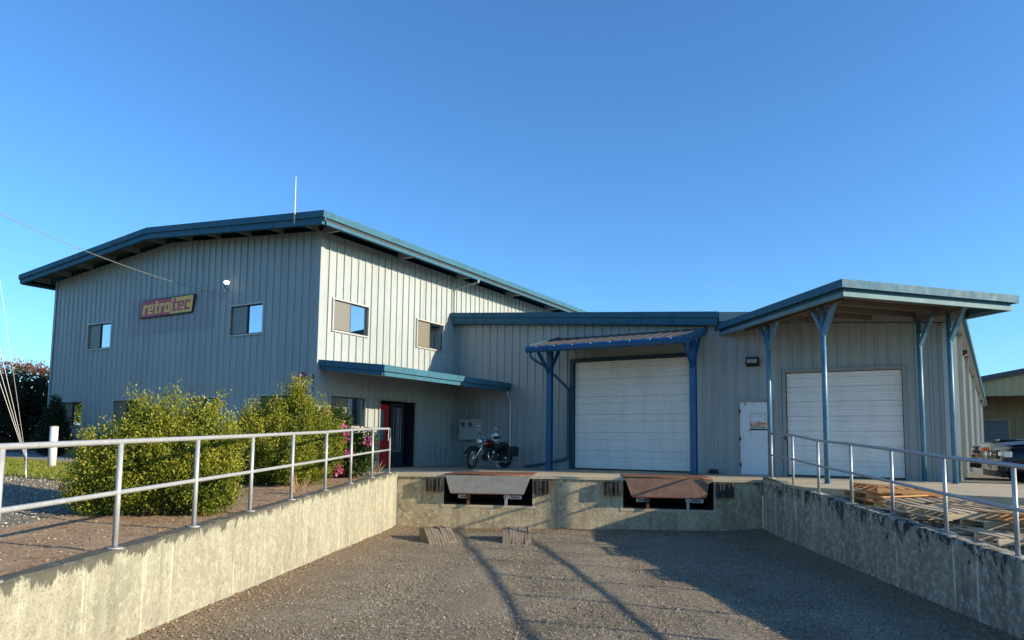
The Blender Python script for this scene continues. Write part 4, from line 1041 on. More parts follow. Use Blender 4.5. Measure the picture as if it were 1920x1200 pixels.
m = MB(); m.box(-5.74, -5.50, F-.24, F-.05, .0, .10); m.build('base', 'black', bb, bevel=.01)
m = MB(); m.add([(-5.75, F-.25, .1005), (-5.49, F-.25, .1005), (-5.49, F-.045, .1005), (-5.75, F-.045, .1005), (-5.71, F-.21, .135), (-5.53, F-.21, .135), (-5.53, F-.08, .135), (-5.71, F-.08, .135)], [(3, 2, 1, 0), (4, 5, 6, 7), (0, 1, 5, 4), (1, 2, 6, 5), (2, 3, 7, 6), (3, 0, 4, 7)]); m.build('lid', 'plastic', bb)

# ------------------------------------------------------------------ pole, guy wires, service cable, bollard
PX, PY = -15.9, 5.55
pz = gz(PX, PY)
up_ = thing('utility_pole', (PX, PY, pz), 'wooden utility pole carrying the guy wires and service cable', 'pole')
MB().tube([(PX, PY, pz-.3), (PX, PY, 10.5)], [.16, .11], 14).build('shaft', 'pole_wood', up_, True)
AX, AY = -14.0, 6.62; az = gz(AX, AY)
gwt = thing('guy_wires', (AX, AY, az), 'fan of pale guy wires meeting at a ground anchor on the lawn', 'guy wires')
for zt3 in (10.2, 7.4, 6.3, 5.6):
    MB().tube([(AX+.01, AY, az+.30), (PX, PY, zt3)], 0.003 if zt3 > 9 else 0.0045, 6).build('wire', 'sign_white', gwt, True)
m = MB(); m.tube([(AX+.10, AY-.02, az-.05), (AX+.02, AY, az+.12), (AX, AY, az+.32)], .016, 8); m.build('anchor_rod', 'conduit', gwt, True)
for k in range(3): MB().tube([(AX+.01-.02*k, AY, az+.30+.0*k), (AX-.035-.03*k, AY, az+.52+.03*k)], .016, 6).build('turnbuckle', 'galv', gwt, True)
sc = thing('service_cable', (-19.05, G-.06, 5.45), 'grey overhead cable sagging from the left to the gable wall', 'cable')
p0 = Vector((PX, PY, 5.55)); p1 = Vector((-19.62, G-.08, 5.47)); pts = []
for i in range(25):
    t_ = i/24; q = p0.lerp(p1, t_); q.z -= .38*4*t_*(1-t_)*.55; pts.append(q)
pts += [Vector((-19.45, G-.07, 5.40)), Vector((-19.3, G-.07, 5.30)), Vector((-19.15, G-.07, 5.30)), Vector((-19.05, G-.06, 5.45))]
MB().tube(pts, .008, 6).build('wire', 'wire_grey', sc, True)
bx_, by_ = -16.83, 8.49; bz = gz(bx_, by_)
bo = thing('bollard', (bx_, by_, bz), 'white round steel bollard standing on the lawn', 'bollard')
MB().tube([(bx_, by_, bz-.1), (bx_, by_, bz+.93)], .082, 20).build('post', 'bollard', bo, True)
MB().lathe([(.931, .0825), (.94, .07), (.952, .04), (.955, 0)], (bx_, by_, bz), (0, 0, 1), 20).build('cap', 'rust', bo, True)

# ------------------------------------------------------------------ foliage
def leaf_mesh(name, mat, pts, dirs, size, tint, parent=None, loc=None, aspect=.5, droop=0, kind=None):
    """one diamond leaf per point: numpy arrays"""
    n = len(pts); d = dirs/np.linalg.norm(dirs, axis=1)[:, None]
    r_ = RNG.normal(size=(n, 3)); s = np.cross(d, r_); s /= np.linalg.norm(s, axis=1)[:, None]
    L = size[:, None]; v = np.empty((n, 4, 3))
    v[:, 0] = pts; v[:, 1] = pts+d*L*.5+s*L*aspect*.5; v[:, 2] = pts+d*L; v[:, 3] = pts+d*L*.5-s*L*aspect*.5
    o0 = root_loc(parent) if parent is not None else Vector(loc or (0, 0, 0))
    v = v.reshape(-1, 3)-np.array(o0[:])
    me = bpy.data.meshes.new(name); me.vertices.add(4*n); me.vertices.foreach_set('co', v.ravel())
    me.loops.add(4*n); me.polygons.add(n); me.loops.foreach_set('vertex_index', np.arange(4*n, dtype=np.int32))
    me.polygons.foreach_set('loop_start', np.arange(0, 4*n, 4, dtype=np.int32))
    me.update(calc_edges=True); me.validate()
    at = me.attributes.new('tint', 'FLOAT', 'POINT'); at.data.foreach_set('value', np.repeat(tint, 4).astype(np.float32))
    me.materials.append(MATS[mat]); o = bpy.data.objects.new(name, me); COL.objects.link(o)
    if parent is not None: o.parent = parent
    elif loc: o.location = loc
    if kind: o['kind'] = kind
    return o
def blobs_points(blobs, n, depth=.16, inner=0.0):
    """points near the surface of a union of ellipsoids, with outward directions"""
    B_ = np.array(blobs); wts = np.array([(b[3]*b[4]+b[4]*b[5]+b[3]*b[5]) for b in blobs]); wts = wts/wts.sum()
    P = []; D = []; got = 0
    while got < n:
        k = RNG.choice(len(blobs), size=n*2, p=wts); d = RNG.normal(size=(n*2, 3)); d /= np.linalg.norm(d, axis=1)[:, None]
        rr = 1-np.abs(RNG.normal(size=n*2))*depth if not inner else RNG.random(n*2)**.4*inner
        rr = np.clip(rr, .05, 1.08)
        p = B_[k, :3]+d*B_[k, 3:6]*rr[:, None]
        keep = np.ones(len(p), bool)
        if not inner:
            for b in blobs:
                q = (p-np.array(b[:3]))/np.array(b[3:6]); keep &= ~((q**2).sum(1) < (1-depth*2.2)**2)
        P.append(p[keep]); dd = d/B_[k, 3:6]; dd /= np.linalg.norm(dd, axis=1)[:, None]; D.append(dd[keep]); got += keep.sum()
    return np.concatenate(P)[:n], np.concatenate(D)[:n]
def shoots(P, D, k, length, jitter):
    """spread k leaves along a short upright shoot starting at each point"""
    n = len(P); ax = D*.55+np.array([0, 0, .85])+RNG.normal(size=(n, 3))*.25; ax /= np.linalg.norm(ax, axis=1)[:, None]
    L = length*(.5+RNG.random(n)); t = RNG.random((n, k))
    pts = P[:, None, :]+ax[:, None, :]*(t*L[:, None])[:, :, None]+RNG.normal(size=(n, k, 3))*jitter
    dirs = ax[:, None, :]*.8+RNG.normal(size=(n, k, 3))*.75
    return pts.reshape(-1, 3), dirs.reshape(-1, 3), np.repeat(t.ravel(), 1)
def clump(p, sc, ph=0):
    return .5+.25*np.sin(p[:, 0]*sc+ph)*np.sin(p[:, 1]*sc*1.1+1.3+ph)+.25*np.sin(p[:, 2]*sc*1.3+p[:, 0]*sc*.7+.4)
def shrub(name, label, cat, base, blobs, nsh, k, mat, size, group=None, length=.16, tbias=0., nb=90, stem=True, jitter=.022, spiky=False):
    t = thing(name, base, label, cat, group)
    bl = [(base[0]+b[0], base[1]+b[1], base[2]+b[2], b[3], b[4], b[5]) for b in blobs]
    if spiky:
        # many upright sprays: each a dense tuft with a bright tip, dark gaps between them
        ncl = 560; P, D = blobs_points(bl, ncl, .10); per = nsh*k//ncl
        ax = D*.38+np.array([0, 0, 1.0])+RNG.normal(size=P.shape)*.18; ax /= np.linalg.norm(ax, axis=1)[:, None]
        Ls = (.18+.20*RNG.random(ncl))*(1+.25*(D[:, 2] > .3)); h_ = RNG.random((ncl, per))
        wid = (.030+.050*np.sin(np.clip(h_, 0, 1)*2.6+.25))
        pts = (P-ax*.06)[:, None, :]+ax[:, None, :]*(h_*Ls[:, None])[:, :, None]+RNG.normal(size=(ncl, per, 3))*wid[:, :, None]
        dirs = ax[:, None, :]*.7+RNG.normal(size=(ncl, per, 3))*.6
        ct = RNG.normal(size=ncl)*.12
        tint = np.clip(.12+.62*h_+ct[:, None]+RNG.normal(size=(ncl, per))*.12+tbias, 0, 1).ravel(); pts = pts.reshape(-1, 3); dirs = dirs.reshape(-1, 3)  # tint rises with height: lit tips and shaded bases put into leaf colour
    else:
        P, D = blobs_points(bl, nsh, .13); gap = clump(P, 5.2)+RNG.normal(size=len(P))*.12
        keep = gap > .26; P, D = P[keep], D[keep]
        pts, dirs, tt = shoots(P, D, k, length, jitter)
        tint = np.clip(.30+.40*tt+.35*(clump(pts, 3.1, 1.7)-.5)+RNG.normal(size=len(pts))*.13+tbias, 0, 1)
    ok = pts[:, 2] > base[2]+.02; pts, dirs, tint = pts[ok], dirs[ok], tint[ok]
    leaf_mesh('foliage', mat, pts, dirs, size*(.6+.7*RNG.random(len(pts))), tint, t, aspect=.55)
    P, D = blobs_points(bl, int(nsh*2.2), .13, .86)
    ok = P[:, 2] > base[2]+.02; P, D = P[ok], D[ok]
    leaf_mesh('inner_foliage', mat, P, RNG.normal(size=P.shape)+D, size*1.7*(.6+.7*RNG.random(len(P))), np.clip(RNG.normal(.18, .15, len(P)), 0, 1), t, aspect=.6)  # inner leaves tinted darker, painting the shade between the sprays
    if stem:
        m = MB()
        for i in range(nb):
            b = bl[random.randrange(len(bl))]; d = Vector((random.gauss(0, 1), random.gauss(0, 1), abs(random.gauss(0, 1)))).normalized()
            e = Vector((b[0]+d.x*b[3]*.92, b[1]+d.y*b[4]*.92, b[2]+d.z*b[5]*.92)); s_ = Vector((base[0]+random.gauss(0, .12), base[1]+random.gauss(0, .12), base[2]))
            mid = s_.lerp(e, .5)+Vector((random.gauss(0, .08), random.gauss(0, .08), .05)); m.tube([s_, mid, e], [.016, .010, .004], 5)
        m.build('branches', 'bark', t, True)
    return t
b1 = Lp(10.3, 1.55); z1 = gz(*b1)
# axis of the blobs: screen-right direction is roughly (0.86, 0.51)
def sr(x, d): return (.86*x-.51*d, .51*x+.86*d)
def B3(x, d, z, rx, rd, rz): q = sr(x, d); return (q[0], q[1], z, max(rx, .1), max(rd, .1), rz)
def spikes(bl, h):
    return [(b[0], b[1], b[2]*h, b[3]*.86, b[4]*.86, b[5]*h*.92) for b in bl]
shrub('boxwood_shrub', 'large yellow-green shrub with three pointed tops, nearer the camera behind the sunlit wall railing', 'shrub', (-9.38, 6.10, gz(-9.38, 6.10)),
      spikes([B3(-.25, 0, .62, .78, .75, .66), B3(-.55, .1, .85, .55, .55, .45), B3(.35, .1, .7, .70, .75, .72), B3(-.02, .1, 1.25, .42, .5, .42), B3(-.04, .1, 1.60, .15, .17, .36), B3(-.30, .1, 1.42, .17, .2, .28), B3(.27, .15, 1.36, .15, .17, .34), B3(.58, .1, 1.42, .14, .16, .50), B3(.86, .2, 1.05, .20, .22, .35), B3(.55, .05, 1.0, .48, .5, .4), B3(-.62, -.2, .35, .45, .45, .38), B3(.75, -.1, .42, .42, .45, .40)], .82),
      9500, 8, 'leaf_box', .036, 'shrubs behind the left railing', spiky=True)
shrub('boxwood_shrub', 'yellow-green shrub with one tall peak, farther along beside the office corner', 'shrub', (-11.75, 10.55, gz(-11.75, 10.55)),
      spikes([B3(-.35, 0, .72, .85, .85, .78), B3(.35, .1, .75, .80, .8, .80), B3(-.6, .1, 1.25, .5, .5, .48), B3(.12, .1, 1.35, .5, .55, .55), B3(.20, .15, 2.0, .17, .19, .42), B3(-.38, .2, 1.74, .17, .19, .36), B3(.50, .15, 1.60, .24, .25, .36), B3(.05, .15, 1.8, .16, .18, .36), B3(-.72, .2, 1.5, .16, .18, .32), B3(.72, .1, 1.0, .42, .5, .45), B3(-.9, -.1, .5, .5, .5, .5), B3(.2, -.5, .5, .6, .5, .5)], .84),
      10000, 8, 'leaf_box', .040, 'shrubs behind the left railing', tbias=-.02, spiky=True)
rb = (-12.02, 12.62); rzb = gz(*rb)
rho = shrub('rhododendron', 'dark green rhododendron with scattered pink flower heads at the end of the railing', 'shrub', (rb[0], rb[1], rzb),
      [B3(-.35, 0, .55, .6, .55, .55), B3(-.55, .1, 1.05, .5, .5, .5), B3(.1, 0, .45, .5, .5, .45), B3(-.25, 0, 1.3, .3, .3, .3), B3(.35, .1, .75, .3, .3, .3)], 1500, 7, 'leaf_rhodo', .07, None, .14, 0, 30, jitter=.04)
for (x, d, z) in ((-.72, -.42, 1.36), (-.45, -.30, 1.50), (-.55, -.48, 1.12), (.05, -.42, .95), (.52, -.15, .86), (-.35, -.52, .62), (-.1, -.58, .42), (.18, -.50, .58), (-.05, -.55, .20), (-.42, -.60, .40), (.0, -.45, 1.15), (-.25, -.55, .30)):
    q = sr(x, d); c = np.array([rb[0]+q[0], rb[1]+q[1], rzb+z]); n_ = 60
    dd = RNG.normal(size=(n_, 3)); dd /= np.linalg.norm(dd, axis=1)[:, None]
    leaf_mesh('flower_head', 'petal', c+dd*.06, dd+RNG.normal(size=(n_, 3))*.4, .075*(.7+.5*RNG.random(n_)), RNG.random(n_), rho, aspect=.8)
shrub('conical_shrub', 'dark conical evergreen shrub against the gable under the leftmost window', 'shrub', (-26.9, 13.55, gz(-26.9, 13.55)),
      [(0, 0, .45, .75, .6, .5), (0, 0, .95, .55, .45, .5), (0, 0, 1.45, .36, .3, .45), (0, 0, 1.8, .2, .2, .3)], 1400, 6, 'leaf_dark', .06, None, .12, 0, 12)
for i, (x, y, r_, lb) in enumerate(((-31.5, 13.6, .75, 'low dark shrub by the path at the far left edge of the gable'), (-24.3, 13.6, .6, 'low dark shrub at the gable foot beside the conical evergreen'), (-22.2, 13.5, .65, 'low dark shrub at the gable foot behind the large near shrub'))):
    shrub('low_shrub', lb, 'shrub', (x, y, gz(x, y)), [(0, 0, .28, r_, r_*.8, .34), (.3, .1, .35, r_*.6, r_*.5, .3)], 500, 6, 'leaf_dark', .06, 'low shrubs along the gable foot', .1, .1, 8)
# tall red-tipped hedge trees beyond the building
for i, (x, y, h, lb) in enumerate(((-41.5, 19.0, 4.35, 'tall dark hedge tree with red-tipped top, nearest the gable edge'), (-40.0, 15.2, 4.0, 'tall dark hedge tree with red-tipped top behind the guy wires'), (-39.5, 11.2, 3.9, 'tall dark hedge tree at the left edge of the picture'))):
    t = thing('hedge_tree', (x, y, 0), lb, 'tree', 'hedge trees left of the office')
    bl = [(x+random.uniform(-.5, .5), y+random.uniform(-1.3, 1.3), h*f_, 1.9, 2.2, h*.30) for f_ in (.3, .45, .55, .62, .70, .72)]+[(x, y, h*.35, 2.2, 2.5, h*.38)]
    P, D = blobs_points(bl, 4200, .12); pts, dirs, tt = shoots(P, D, 6, .35, .06)
    hh = pts[:, 2]/h
    tint = np.clip(.25+RNG.normal(size=len(pts))*.15+np.clip((hh-.80)*2.2, 0, .6), 0, 1)
    leaf_mesh('crown', 'leaf_red', pts, dirs, .13*(.6+.7*RNG.random(len(pts))), tint, t, aspect=.5)
    P, D = blobs_points(bl, 4000, .12, .85); leaf_mesh('inner_crown', 'leaf_dark', P, D+RNG.normal(size=P.shape), .3*(.6+.7*RNG.random(len(P))), RNG.random(len(P))*.4, t, aspect=.6)
    m = MB(); m.tube([(x, y, -.2), (x+.05, y, 1.2), (x, y+.1, h*.7)], [.16, .13, .05], 8)
    for k in range(7):
        a_ = k*.9; m.tube([(x, y, .8+.3*k), (x+1.2*math.cos(a_), y+1.2*math.sin(a_), 1.5+.35*k)], [.06, .02], 6)
    m.build('trunk', 'bark', t, True)
# lawn grass, leaf litter and pebbles: uncountable
def bilin(q, n):
    a_ = RNG.random(n)[:, None]; b_ = RNG.random(n)[:, None]; q = np.array(q)
    return (q[0]*(1-a_)+q[1]*a_)*(1-b_)+(q[3]*(1-a_)+q[2]*a_)*b_
P = bilin([(-12.6, 7.25), (-17.4, 9.7), (-36, 13.2), (-25, 1.5)], 42000)
P = np.c_[P, [gz(x, y)+.012 for x, y in P]]
D = RNG.normal(size=P.shape)*.45; D[:, 2] = 1
leaf_mesh('lawn_grass', 'grass', P, D, .05+.05*RNG.random(len(P)), np.clip(RNG.normal(.5, .22, len(P)), 0, 1), None, (0, 0, 0), .16, kind='stuff')
P = bilin([Lp(1.3, .26), Lp(15, .26), Lp(15, 1.9), Lp(1.3, 2.4)], 9000); P = np.c_[P, [gz(x, y)+.018 for x, y in P]]
P2 = []
for _ in range(12000):
    s_ = random.uniform(.05, 15); d_ = min(random.expovariate(1/.35), 2)+.02; side = random.random() < .62
    q = (A+LD*s_+LN*d_) if side else (B+RD*s_-RN*d_)
    tpar = d_/9 if side else 1-d_/9
    P2.append((q.x, q.y, pit_z(s_, tpar)+.07*math.exp(-d_/.45)+.05*math.exp(-s_/.5)+.012))
for _ in range(5500):
    u_ = random.uniform(.05, DL-.05); d_ = min(random.expovariate(1/.25), 1.2)+.02; q = A+U*u_+DN*d_
    P2.append((q.x, q.y, pit_z(d_, u_/DL)+.05*math.exp(-d_/.5)+.015))
P = np.concatenate([P, np.array(P2)]); D = RNG.normal(size=P.shape); D[:, 2] *= .25
leaf_mesh('leaf_litter', 'litter', P, D, .012+.028*RNG.random(len(P))**1.5, RNG.random(len(P)), None, (0, 0, 0), .35, kind='stuff')
def pebbles(name, P, size, tint):
    n = len(P); oc = np.array([(1, 0, 0), (0, 1, 0), (-1, 0, 0), (0, -1, 0), (0, 0, .75), (0, 0, -.6)], float)
    sc_ = size[:, None, None]*(.7+.6*RNG.random((n, 1, 3))); th = RNG.random(n)*6.28; c, s = np.cos(th), np.sin(th)
    v = oc[None]*sc_*(1+RNG.normal(size=(n, 6, 1))*.15); vx = v[..., 0]*c[:, None]-v[..., 1]*s[:, None]; vy = v[..., 0]*s[:, None]+v[..., 1]*c[:, None]
    v = np.stack([vx, vy, v[..., 2]], -1)+P[:, None, :]
    tri = np.array([(0, 1, 4), (1, 2, 4), (2, 3, 4), (3, 0, 4), (1, 0, 5), (2, 1, 5), (3, 2, 5), (0, 3, 5)])
    idx = (tri[None]+np.arange(n)[:, None, None]*6).reshape(-1).astype(np.int32)
    me = bpy.data.meshes.new(name); me.vertices.add(6*n); me.vertices.foreach_set('co', v.reshape(-1)); me.loops.add(len(idx)); me.polygons.add(len(idx)//3)
    me.loops.foreach_set('vertex_index', idx); me.polygons.foreach_set('loop_start', np.arange(0, len(idx), 3, dtype=np.int32)); me.update(calc_edges=True)
    at = me.attributes.new('tint', 'FLOAT', 'POINT'); at.data.foreach_set('value', np.repeat(tint, 6).astype(np.float32)); me.materials.append(MATS['pebble'])
    o = bpy.data.objects.new(name, me); COL.objects.link(o); o['kind'] = 'stuff'
NPB = 85000
s_ = RNG.random(NPB)**.75*16.5+.1; t_ = RNG.random(NPB); PP = np.empty((NPB, 3))
for i in range(NPB):
    p = (A+LD*float(s_[i])).lerp(B+RD*float(s_[i]), float(t_[i])); d_ = min(t_[i], 1-t_[i])*9
    PP[i] = (p.x, p.y, pit_z(float(s_[i]), float(t_[i]))+.07*math.exp(-d_/.45)+.05*math.exp(-float(s_[i])/.5)+.003)
pebbles('pit_gravel', PP, 0.004+.012*RNG.random(NPB)**2.4, np.clip(RNG.normal(.42, .22, NPB), 0, 1))
n_ = 14000; q = bilin([Lp(4, 2.2), Lp(16, 1.9), Lp(14, 9), Lp(3, 5)], n_); q = np.c_[q, [gz(x, y)+.004 for x, y in q]]
pebbles('lot_gravel', q, .007+.014*RNG.random(n_)**2, np.clip(RNG.normal(.55, .25, n_), 0, 1))
n_ = 12000; q0 = [B+RD*3.2+RN*.3, B+RD*14+RN*.3, B+RD*14+RN*5, B+RD*1.5+RN*6]; q = bilin([(p.x, p.y) for p in q0], n_); q = np.c_[q, [gz(x, y)+.004 for x, y in q]]
pebbles('yard_gravel', q, .007+.014*RNG.random(n_)**2, np.clip(RNG.normal(.5, .25, n_), 0, 1))
# a few dry grass tufts by the end of the railing
for i, (s__, d__, lb) in enumerate(((.3, .45, 'dry grass tuft at the head of the railing near the red door'), (5.9, .45, 'dry grass tuft between the two large shrubs'))):
    q = Lp(s__, d__); z = max(gz(*q), 0 if s__ < 1 else -9); t = thing('grass_tuft', (q[0], q[1], z), lb, 'grass tuft'); n_ = 50
    P = np.tile(np.array([q[0], q[1], z]), (n_, 1))+RNG.normal(size=(n_, 3))*np.array([.05, .05, 0]); D = RNG.normal(size=(n_, 3))*.45; D[:, 2] = 1
    leaf_mesh('blades', 'litter', P, D, .18+.28*RNG.random(n_), .5+.5*RNG.random(n_), t, aspect=.035)

# ------------------------------------------------------------------ pallets
def pallet(mat, label):
    t = thing('wooden_pallet', (0, 0, 0), label, 'pallet', 'discarded wooden pallets by the right wall')
    me_s = None; me_b = None
    for y in (-.50, 0, .50):
        if me_s is None: o = MB().box(-.60, .60, -.02, .02, .016, .105).build('stringer', mat, t, local=True, bevel=.003); me_s = o.data
        else: o = bpy.data.objects.new('stringer', me_s); COL.objects.link(o); o.parent = t
        o.location = (0, y, 0)
    for k, x in enumerate((-.545, -.36, -.18, 0, .18, .36, .545)):
        wd = random.uniform(.085, .11)/.1
        if me_b is None: o = MB().box(-.05, .05, -.53, .53, 0, .016).build('deck_board', mat, t, local=True, bevel=.002); me_b = o.data
        else: o = bpy.data.objects.new('deck_board', me_b); COL.objects.link(o); o.parent = t
        o.location = (x, 0, .1055); o.scale = (wd, 1, 1); o.rotation_euler = (0, 0, random.uniform(-.012, .012))
    for x in (-.545, -.1, .545):
        o = bpy.data.objects.new('bottom_board', me_b); COL.objects.link(o); o.parent = t; o.location = (x, 0, -.0005)
    return t
pg = pallet('wood_grey', ''); po = pallet('wood_fresh', '')
def place(src, first, x, y, z, rz, tx, ty, label):
    o = src if first else dup_tree(src)
    x += .24*RN.x; y += .24*RN.y
    o.location = (x, y, z-.02); o.rotation_euler = (R(tx), R(ty), R(rz)); o['label'] = label
RW = lambda x, y: gz(x, y)
place(pg, True, .10, 12.86, -.158, 31, 1, -1, 'weathered grey pallet on top of the heap, thick front beam showing')
place(pg, False, .55, 12.75, -.285, 33, -1, 1, 'weathered pallet just under the topmost grey pallet, slats showing in front')
place(pg, False, .72, 11.85, -.39, 27, 0, 1.5, 'pale weathered pallet lowest and nearest the camera by the wall')
place(pg, False, 1.9, 12.3, -.36, 36, -3, -2, 'weathered pallet at the right edge of the picture behind the last rail post')
place(pg, False, -.30, 13.95, -.155, 28, 3, -2, 'grey pallet leaning flat in the middle of the heap, slats running away')
place(pg, False, -.42, 13.70, -.29, 36, 0, 1, 'dark weathered pallet at the bottom of the heap by the wall')
place(pg, False, .75, 14.1, -.25, 30, 2, -2, 'grey pallet at the back of the heap near the slab kerb')
place(pg, False, 1.35, 11.35, -.40, 29, 0, 1, 'sunlit tan pallet low at the right edge, nearest the camera')
place(pg, False, 1.55, 12.75, -.24, 24, 2, -3, 'tan pallet lying on another at the right edge, farther back')
place(pg, False, 1.45, 13.7, -.33, 40, 0, 2, 'flat grey pallet at the back right of the heap on the gravel')
place(po, False, 1.0, 12.45, -.16, 35, -2, 2, 'orange-brown pallet lying on the right part of the heap')
place(po, True, -1.05, 15.12, -.10, 27, 0, 1.5, 'orange-brown pallet under the tilted top one, nearest the dock')
place(po, False, -.92, 15.08, .025, 31, 1, 3.5, 'orange-brown pallet tilted on top, nearest the dock')
place(po, False, -.85, 14.75, -.215, 24, 0, 0, 'orange-brown pallet low in front of the two stacked orange ones')
bd = me_b = None
for i, (x, y, z, rz, L_, mt, lb) in enumerate(((.05, 12.25, -.345, 60, .7, 'wood_grey', 'loose grey board poking out under the pallets by the wall'), (-1.0, 14.2, -.20, 20, .8, 'wood_fresh', 'loose orange board lying left of the heap by the rail post'), (.28, 11.95, -.33, 20, .5, 'wood_grey', 'short pale offcut leaning against the wall top'))):
    t = MB().box(-L_/2, L_/2, -.05, .05, 0, .025).build('loose_board', mt, None, bevel=.003); t.location = (x, y, z); t.rotation_euler = (R(6), R(-5), R(rz)); tag(t, lb, 'board')

for (x, y, z, rz, L_, mt, lb) in ((-.1, 13.25, -.02, 118, 1.2, 'wood_grey', 'long grey board lying slantwise over the middle of the heap'), (.55, 13.0, -.03, 140, 1.1, 'wood_grey', 'grey board lying slantwise on the topmost grey pallet'), (1.2, 13.05, -.03, 100, 1.2, 'wood_grey', 'grey board across the back right of the heap'), (-.75, 14.4, -.02, 40, .9, 'wood_fresh', 'orange board propped on the low orange pallet'), (1.35, 12.2, -.10, 150, 1.0, 'wood_fresh', 'orange-brown board on the right edge of the heap')):
    t = MB().box(-L_/2, L_/2, -.048, .048, 0, .019).build('loose_board', mt, None, bevel=.002)
    t.location = (x+.24*RN.x, y+.24*RN.y, z); t.rotation_euler = (R(random.uniform(-5, 5)), R(random.uniform(-5, 5)), R(rz)); tag(t, lb, 'board', 'loose boards scattered over the pallet heap')

# ------------------------------------------------------------------ motorcycle
def motorcycle(loc, rz):
    t = thing('motorcycle', loc, 'black and red cruiser motorcycle with chrome forks and saddlebags parked on the slab', 'motorcycle')
    b = lambda m, nm, mat, par=t, sm=True, bev=0: m.build(nm, mat, par, sm, bev, local=True)
    # local: +x forward, z up
    def wheel(x, r, wd, steer=0):
        h = bpy.data.objects.new('wheel', None); COL.objects.link(h); h.parent = t; h.location = (x, 0, r); h.rotation_euler = (0, 0, steer)
        m = MB(); pts = []
        for i in range(28): a_ = 2*math.pi*i/28; pts.append(((r-wd*.5)*math.cos(a_), 0, (r-wd*.5)*math.sin(a_)))
        m.tube(pts, wd*.5, 10, closed=True); b(m, 'tyre', 'tyre', h)
        m = MB(); pts = [((r-wd)*math.cos(2*math.pi*i/28), 0, (r-wd)*math.sin(2*math.pi*i/28)) for i in range(28)]; m.tube(pts, .016, 8, closed=True); b(m, 'rim', 'chrome', h)
        m = MB()
        for i in range(20):
            a_ = 2*math.pi*i/20; m.tube([(.03*math.cos(a_+.5), .03*(-1)**i, .03*math.sin(a_+.5)), ((r-wd)*math.cos(a_), 0, (r-wd)*math.sin(a_))], .004, 4)
        m.tube([(0, -.07, 0), (0, .07, 0)], .04, 12); b(m, 'spokes', 'chrome', h)
        m = MB(); m.lathe([(.075, .05), (.075, .13), (.08, .13), (.08, .05)], (0, 0, 0), (0, 1, 0), 20); b(m, 'brake_disc', 'chrome', h)
    st = .25
    wheel(.80, .33, .10, st); wheel(-.78, .32, .15)
    hx = .42
    for sy in (-.10, .10):
        m = MB(); m.tube([(.80-sy*math.sin(st), sy*math.cos(st), .33), (.42, sy, .93)], [.030, .024], 10); b(m, 'fork_tube', 'chrome')
    m = MB(); m.box(.38, .46, -.13, .13, .88, .93); b(m, 'triple_clamp', 'chrome', t, False, .01)
    m = MB(); pts = [];
    for i in range(9): a_ = R(20+i*16); pts.append((.80+.38*math.cos(a_), 0, .33+.38*math.sin(a_)))
    for y in (-.06, -.03, .0, .03, .06): m.tube(pts, .022, 6)
    m = MB(); n0 = len(pts)
    for p in pts:
        for y, dz_ in ((-.075, -.03), (-.05, .0), (0, .012), (.05, 0), (.075, -.03)): m.v.append(Vector((p[0]+dz_*(p[0]-.8)/.38, y, p[2]+dz_*(p[2]-.33)/.38)))
    for i in range(n0-1):
        for j in range(4): m.f.append([i*5+j, i*5+j+1, i*5+j+6, i*5+j+5])
    b(m, 'front_fender', 'bike_black')
    m = MB(); m.ball((.55, 0, .86), .10, .095, .095); b(m, 'headlight_shell', 'chrome'); m = MB(); m.lathe([(0, .085), (.015, .07), (.022, 0)], (.63, 0, .86), (1, 0, -.05), 18); b(m, 'headlight_lens', 'headlamp')
    for sy in (-1, 1):
        m = MB(); m.ball((.50, .19*sy, .80), .035, .03, .03, 10, 6); m.tube([(.46, .1*sy, .82), (.50, .18*sy, .80)], .01, 6); b(m, 'turn_signal', 'amber')
        m = MB(); m.tube(smooth_tubes([(.40, .03*sy, .96), (.38, .10*sy, 1.06), (.30, .28*sy, 1.10), (.16, .40*sy, 1.06)], 5), .013, 8); b(m, 'handlebar', 'chrome')
        m = MB(); m.tube([(.22, .37*sy, 1.08), (.10, .43*sy, 1.045)], .019, 8); b(m, 'grip', 'leather')
        m = MB(); m.tube([(.28, .30*sy, 1.10), (.31, .36*sy, 1.26)], .007, 6); m.ball((.31, .37*sy, 1.31), .02, .06, .045, 12, 8); b(m, 'mirror', 'chrome')
        m = MB(); m.box(-.98, -.45, .16*sy if sy > 0 else -.38, .38 if sy > 0 else -.16, .42, .74); b(m, 'saddlebag', 'leather', t, False, .05)
        m = MB(); m.tube(smooth_tubes([(.16, .08*sy, .55), (.24, .14*sy, .42), (.10, .19*sy, .26), (-.4, .20*sy, .25), (-1.02, .21*sy, .31)], 5), [.028]*10+[.036]*11, 10); b(m, 'exhaust_pipe', 'chrome')
        m = MB(); m.tube([(-.78, .12*sy, .32), (-.55, .14*sy, .70)], .024, 8); b(m, 'shock_absorber', 'chrome')
        m = MB(); m.box(.28, .36, .12*sy if sy > 0 else -.30, .30 if sy > 0 else -.12, .30, .325); b(m, 'foot_peg', 'chrome', t, False, .008)
    m = MB(); m.ball((.16, 0, .80), .30, .155, .135, 18, 12); b(m, 'fuel_tank', 'bike_red')
    m = MB(); m.ball((-.28, 0, .70), .30, .17, .075, 16, 10); m.ball((-.62, 0, .77), .20, .14, .075, 14, 8); b(m, 'seat', 'leather')
    m = MB(); m.tube([(.40, 0, .85), (.12, 0, .68), (-.45, 0, .58), (-.75, 0, .62)], .03, 8); m.tube([(.38, 0, .76), (.22, 0, .30), (-.35, 0, .26), (-.5, 0, .40), (-.78, 0, .32)], .024, 8); b(m, 'frame', 'bike_black')
    m = MB(); m.box(-.25, .20, -.13, .13, .24, .44); m.ball((-.02, .14, .36), .13, .05, .12); m.ball((-.02, -.14, .36), .13, .05, .12); b(m, 'engine_block', 'engine', t, False, .02)
